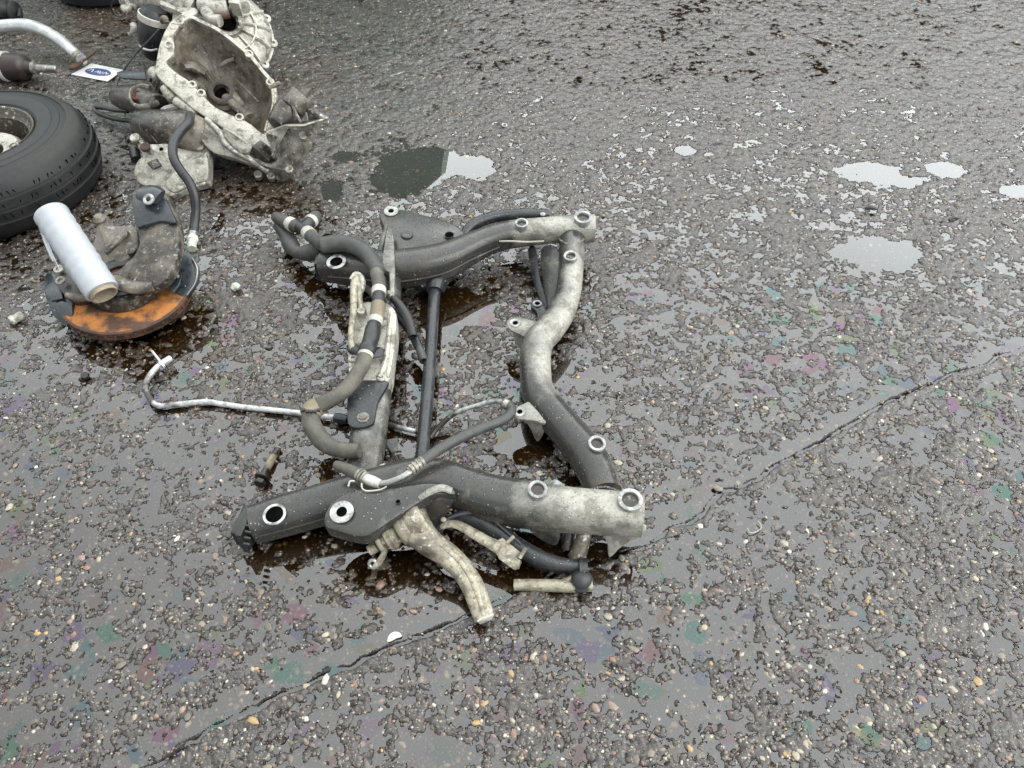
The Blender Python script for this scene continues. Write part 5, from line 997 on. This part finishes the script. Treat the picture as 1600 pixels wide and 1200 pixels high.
mo = MB().lathe(mo0, ma, [(km * 16, -.01), (km * 21, .004), (km * 24, .02), (km * 25, Lm * .4), (km * 23, Lm * .6), (km * 16, Lm * .9), (km * 8, Lm * 1.0), (0, Lm)], 30).build('starter_motor', 'plastic', cs)
MB().lathe(mo0 + ma * .012, ma, [(km * 23.4, 0), (km * 25.6, .002), (km * 25.8, Lm * .13), (km * 24.5, Lm * .14)], 30, .9, closed=True).build('pale_band', 'pale', mo)
MB().tube([(217, 70, .17, 1.6, .9), (224, 76, .17, 1.8, .9), (236, 79, .17, 1.8, .9), (246, 77, .17, 1.6, .9)], n=8).build('bright_strap', 'steel', mo)
MB().tube([(252, 34, .30, 4, .5), (257, 30, .31, 6, .5), (260, 36, .30, 4, .5)], n=10).build('terminal', 'bolt', mo)
MB().tube([(206, 52, .12, 3, .8), (209, 44, .14, 5, .9), (208, 38, .15, 5, .95)], n=10).tube([(208, 46, .13, 3, .8), (203, 54, .10, 3, .8)], n=8).build('plug_end', 'pale', cs)

# ================================================================ what the puddles mirror: a parked estate car and a long shed
car = thing('parked_van', (-2.4, 5.4, 0), 'grey green car derived van parked just beyond the top left castings', 'van')
M['teal'] = paint('grey_green_paint', (0.38, 0.52, 0.50), (0.42, 0.56, 0.54), rough=(0.2, 0.3), use_tone=False, fine=0.0)
M['glass'] = paint('dark_window_glass', (0.006, 0.008, 0.009), (0.008, 0.010, 0.011), rough=(0.05, 0.08), use_tone=False, fine=0.0)
VY = .62; VZ = 1.16
def extr(prof, y0_, y1_, inset=0.0, dz_=0.0):
    y0_ += VY; y1_ += VY; prof = [(x * 1.1 + .02, z * VZ) for x, z in prof]
    n = len(prof); zc = sum(p[1] for p in prof) / n; xc = sum(p[0] for p in prof) / n
    return MB().rings([[Vector((xc + (x - xc) * k, y, zc + (z - zc) * k)) for x, z in prof] for y, k in ((y0_, .97), (y0_ + .05, 1), (y1_ - .05, 1), (y1_, .97))], [.3] * 4)
low = [(-.32, .35), (-.30, .55), (-.33, .95), (-1.2, .97), (-3.3, .95), (-4.5, .82), (-4.75, .66), (-4.8, .4), (-4.6, .25), (-.5, .25)]
body_ = extr(low, 3.93, 5.68).build('body', 'teal', car)
extr([(-.36, .94), (-.44, 1.30), (-.62, 1.46), (-1.6, 1.50), (-2.5, 1.46), (-3.4, .95)], 4.03, 5.58).build('cabin', 'teal', car)
for w0 in ([(-2.15, 1.0), (-2.15, 1.37), (-2.5, 1.34), (-3.1, 1.0)],):
    MB().rings([[Vector((x * 1.1, y + VY, z * VZ)) for x, z in w0] for y in (4.02, 4.045)], [.2] * 2).build('side_window', 'glass', car)
for wx in (-1.72, -4.0):
    for wy in (3.90 + VY, 5.52 + VY):
        wh = MB().lathe((wx, wy, .32), (0, 1, 0), [(.19, 0), (.22, -.01), (.30, .0), (.32, .03), (.32, .17), (.30, .2), (.2, .2)], 40, .3).build('wheel', 'tyre', car)
        MB().lathe((wx, wy + .03, .32), (0, -1, 0), [(.20, 0), (.19, .012), (.05, .022), (0, .022)], 30, .6).build('hub_cap', 'steel', wh)
MB().box((-.36, 4.1 + VY, .85), (1, 0, 0), (0, 1, 0), UP, .03, .07, .16).build('tail_light', 'red', car); MB().box((-.36, 5.5 + VY, .85), (1, 0, 0), (0, 1, 0), UP, .03, .07, .16).build('tail_light', 'red', car)
shed = thing('brick_shed', (9, 19, 0), 'long dark brick shed far beyond the yard', 'shed')
M['brick'] = paint('dark_brick', (0.05, 0.035, 0.026), (0.08, 0.055, 0.04), rough=(0.8, 0.9), use_tone=False, nscale=3, fine=0.2)
M['roofing'] = paint('grey_roof_sheet', (0.05, 0.052, 0.055), (0.08, 0.082, 0.085), rough=(0.6, 0.7), use_tone=False, nscale=2, fine=0.1)
MB().box((9, 19, 3.2), (1, 0, 0), (0, 1, 0), UP, 17, 3, 3.2, ch=.005).build('wall', 'brick', shed)
MB().rings([[Vector((x, 15.7, 6.4)), Vector((x, 19, 8.2)), Vector((x, 22.3, 6.4))] for x in (-8.3, 26.3)], [.3] * 2).build('roof', 'roofing', shed)
for i in range(5):
    MB().box((-4.5 + i * 6.6, 15.98, 1.9), (1, 0, 0), (0, 1, 0), UP, 1.6, .06, 1.9, ch=.1).build('roller_door', 'roofing', shed)
    MB().box((-1.2 + i * 6.6, 15.98, 2.6), (1, 0, 0), (0, 1, 0), UP, .8, .05, .6, ch=.1).build('window', 'glass', shed)
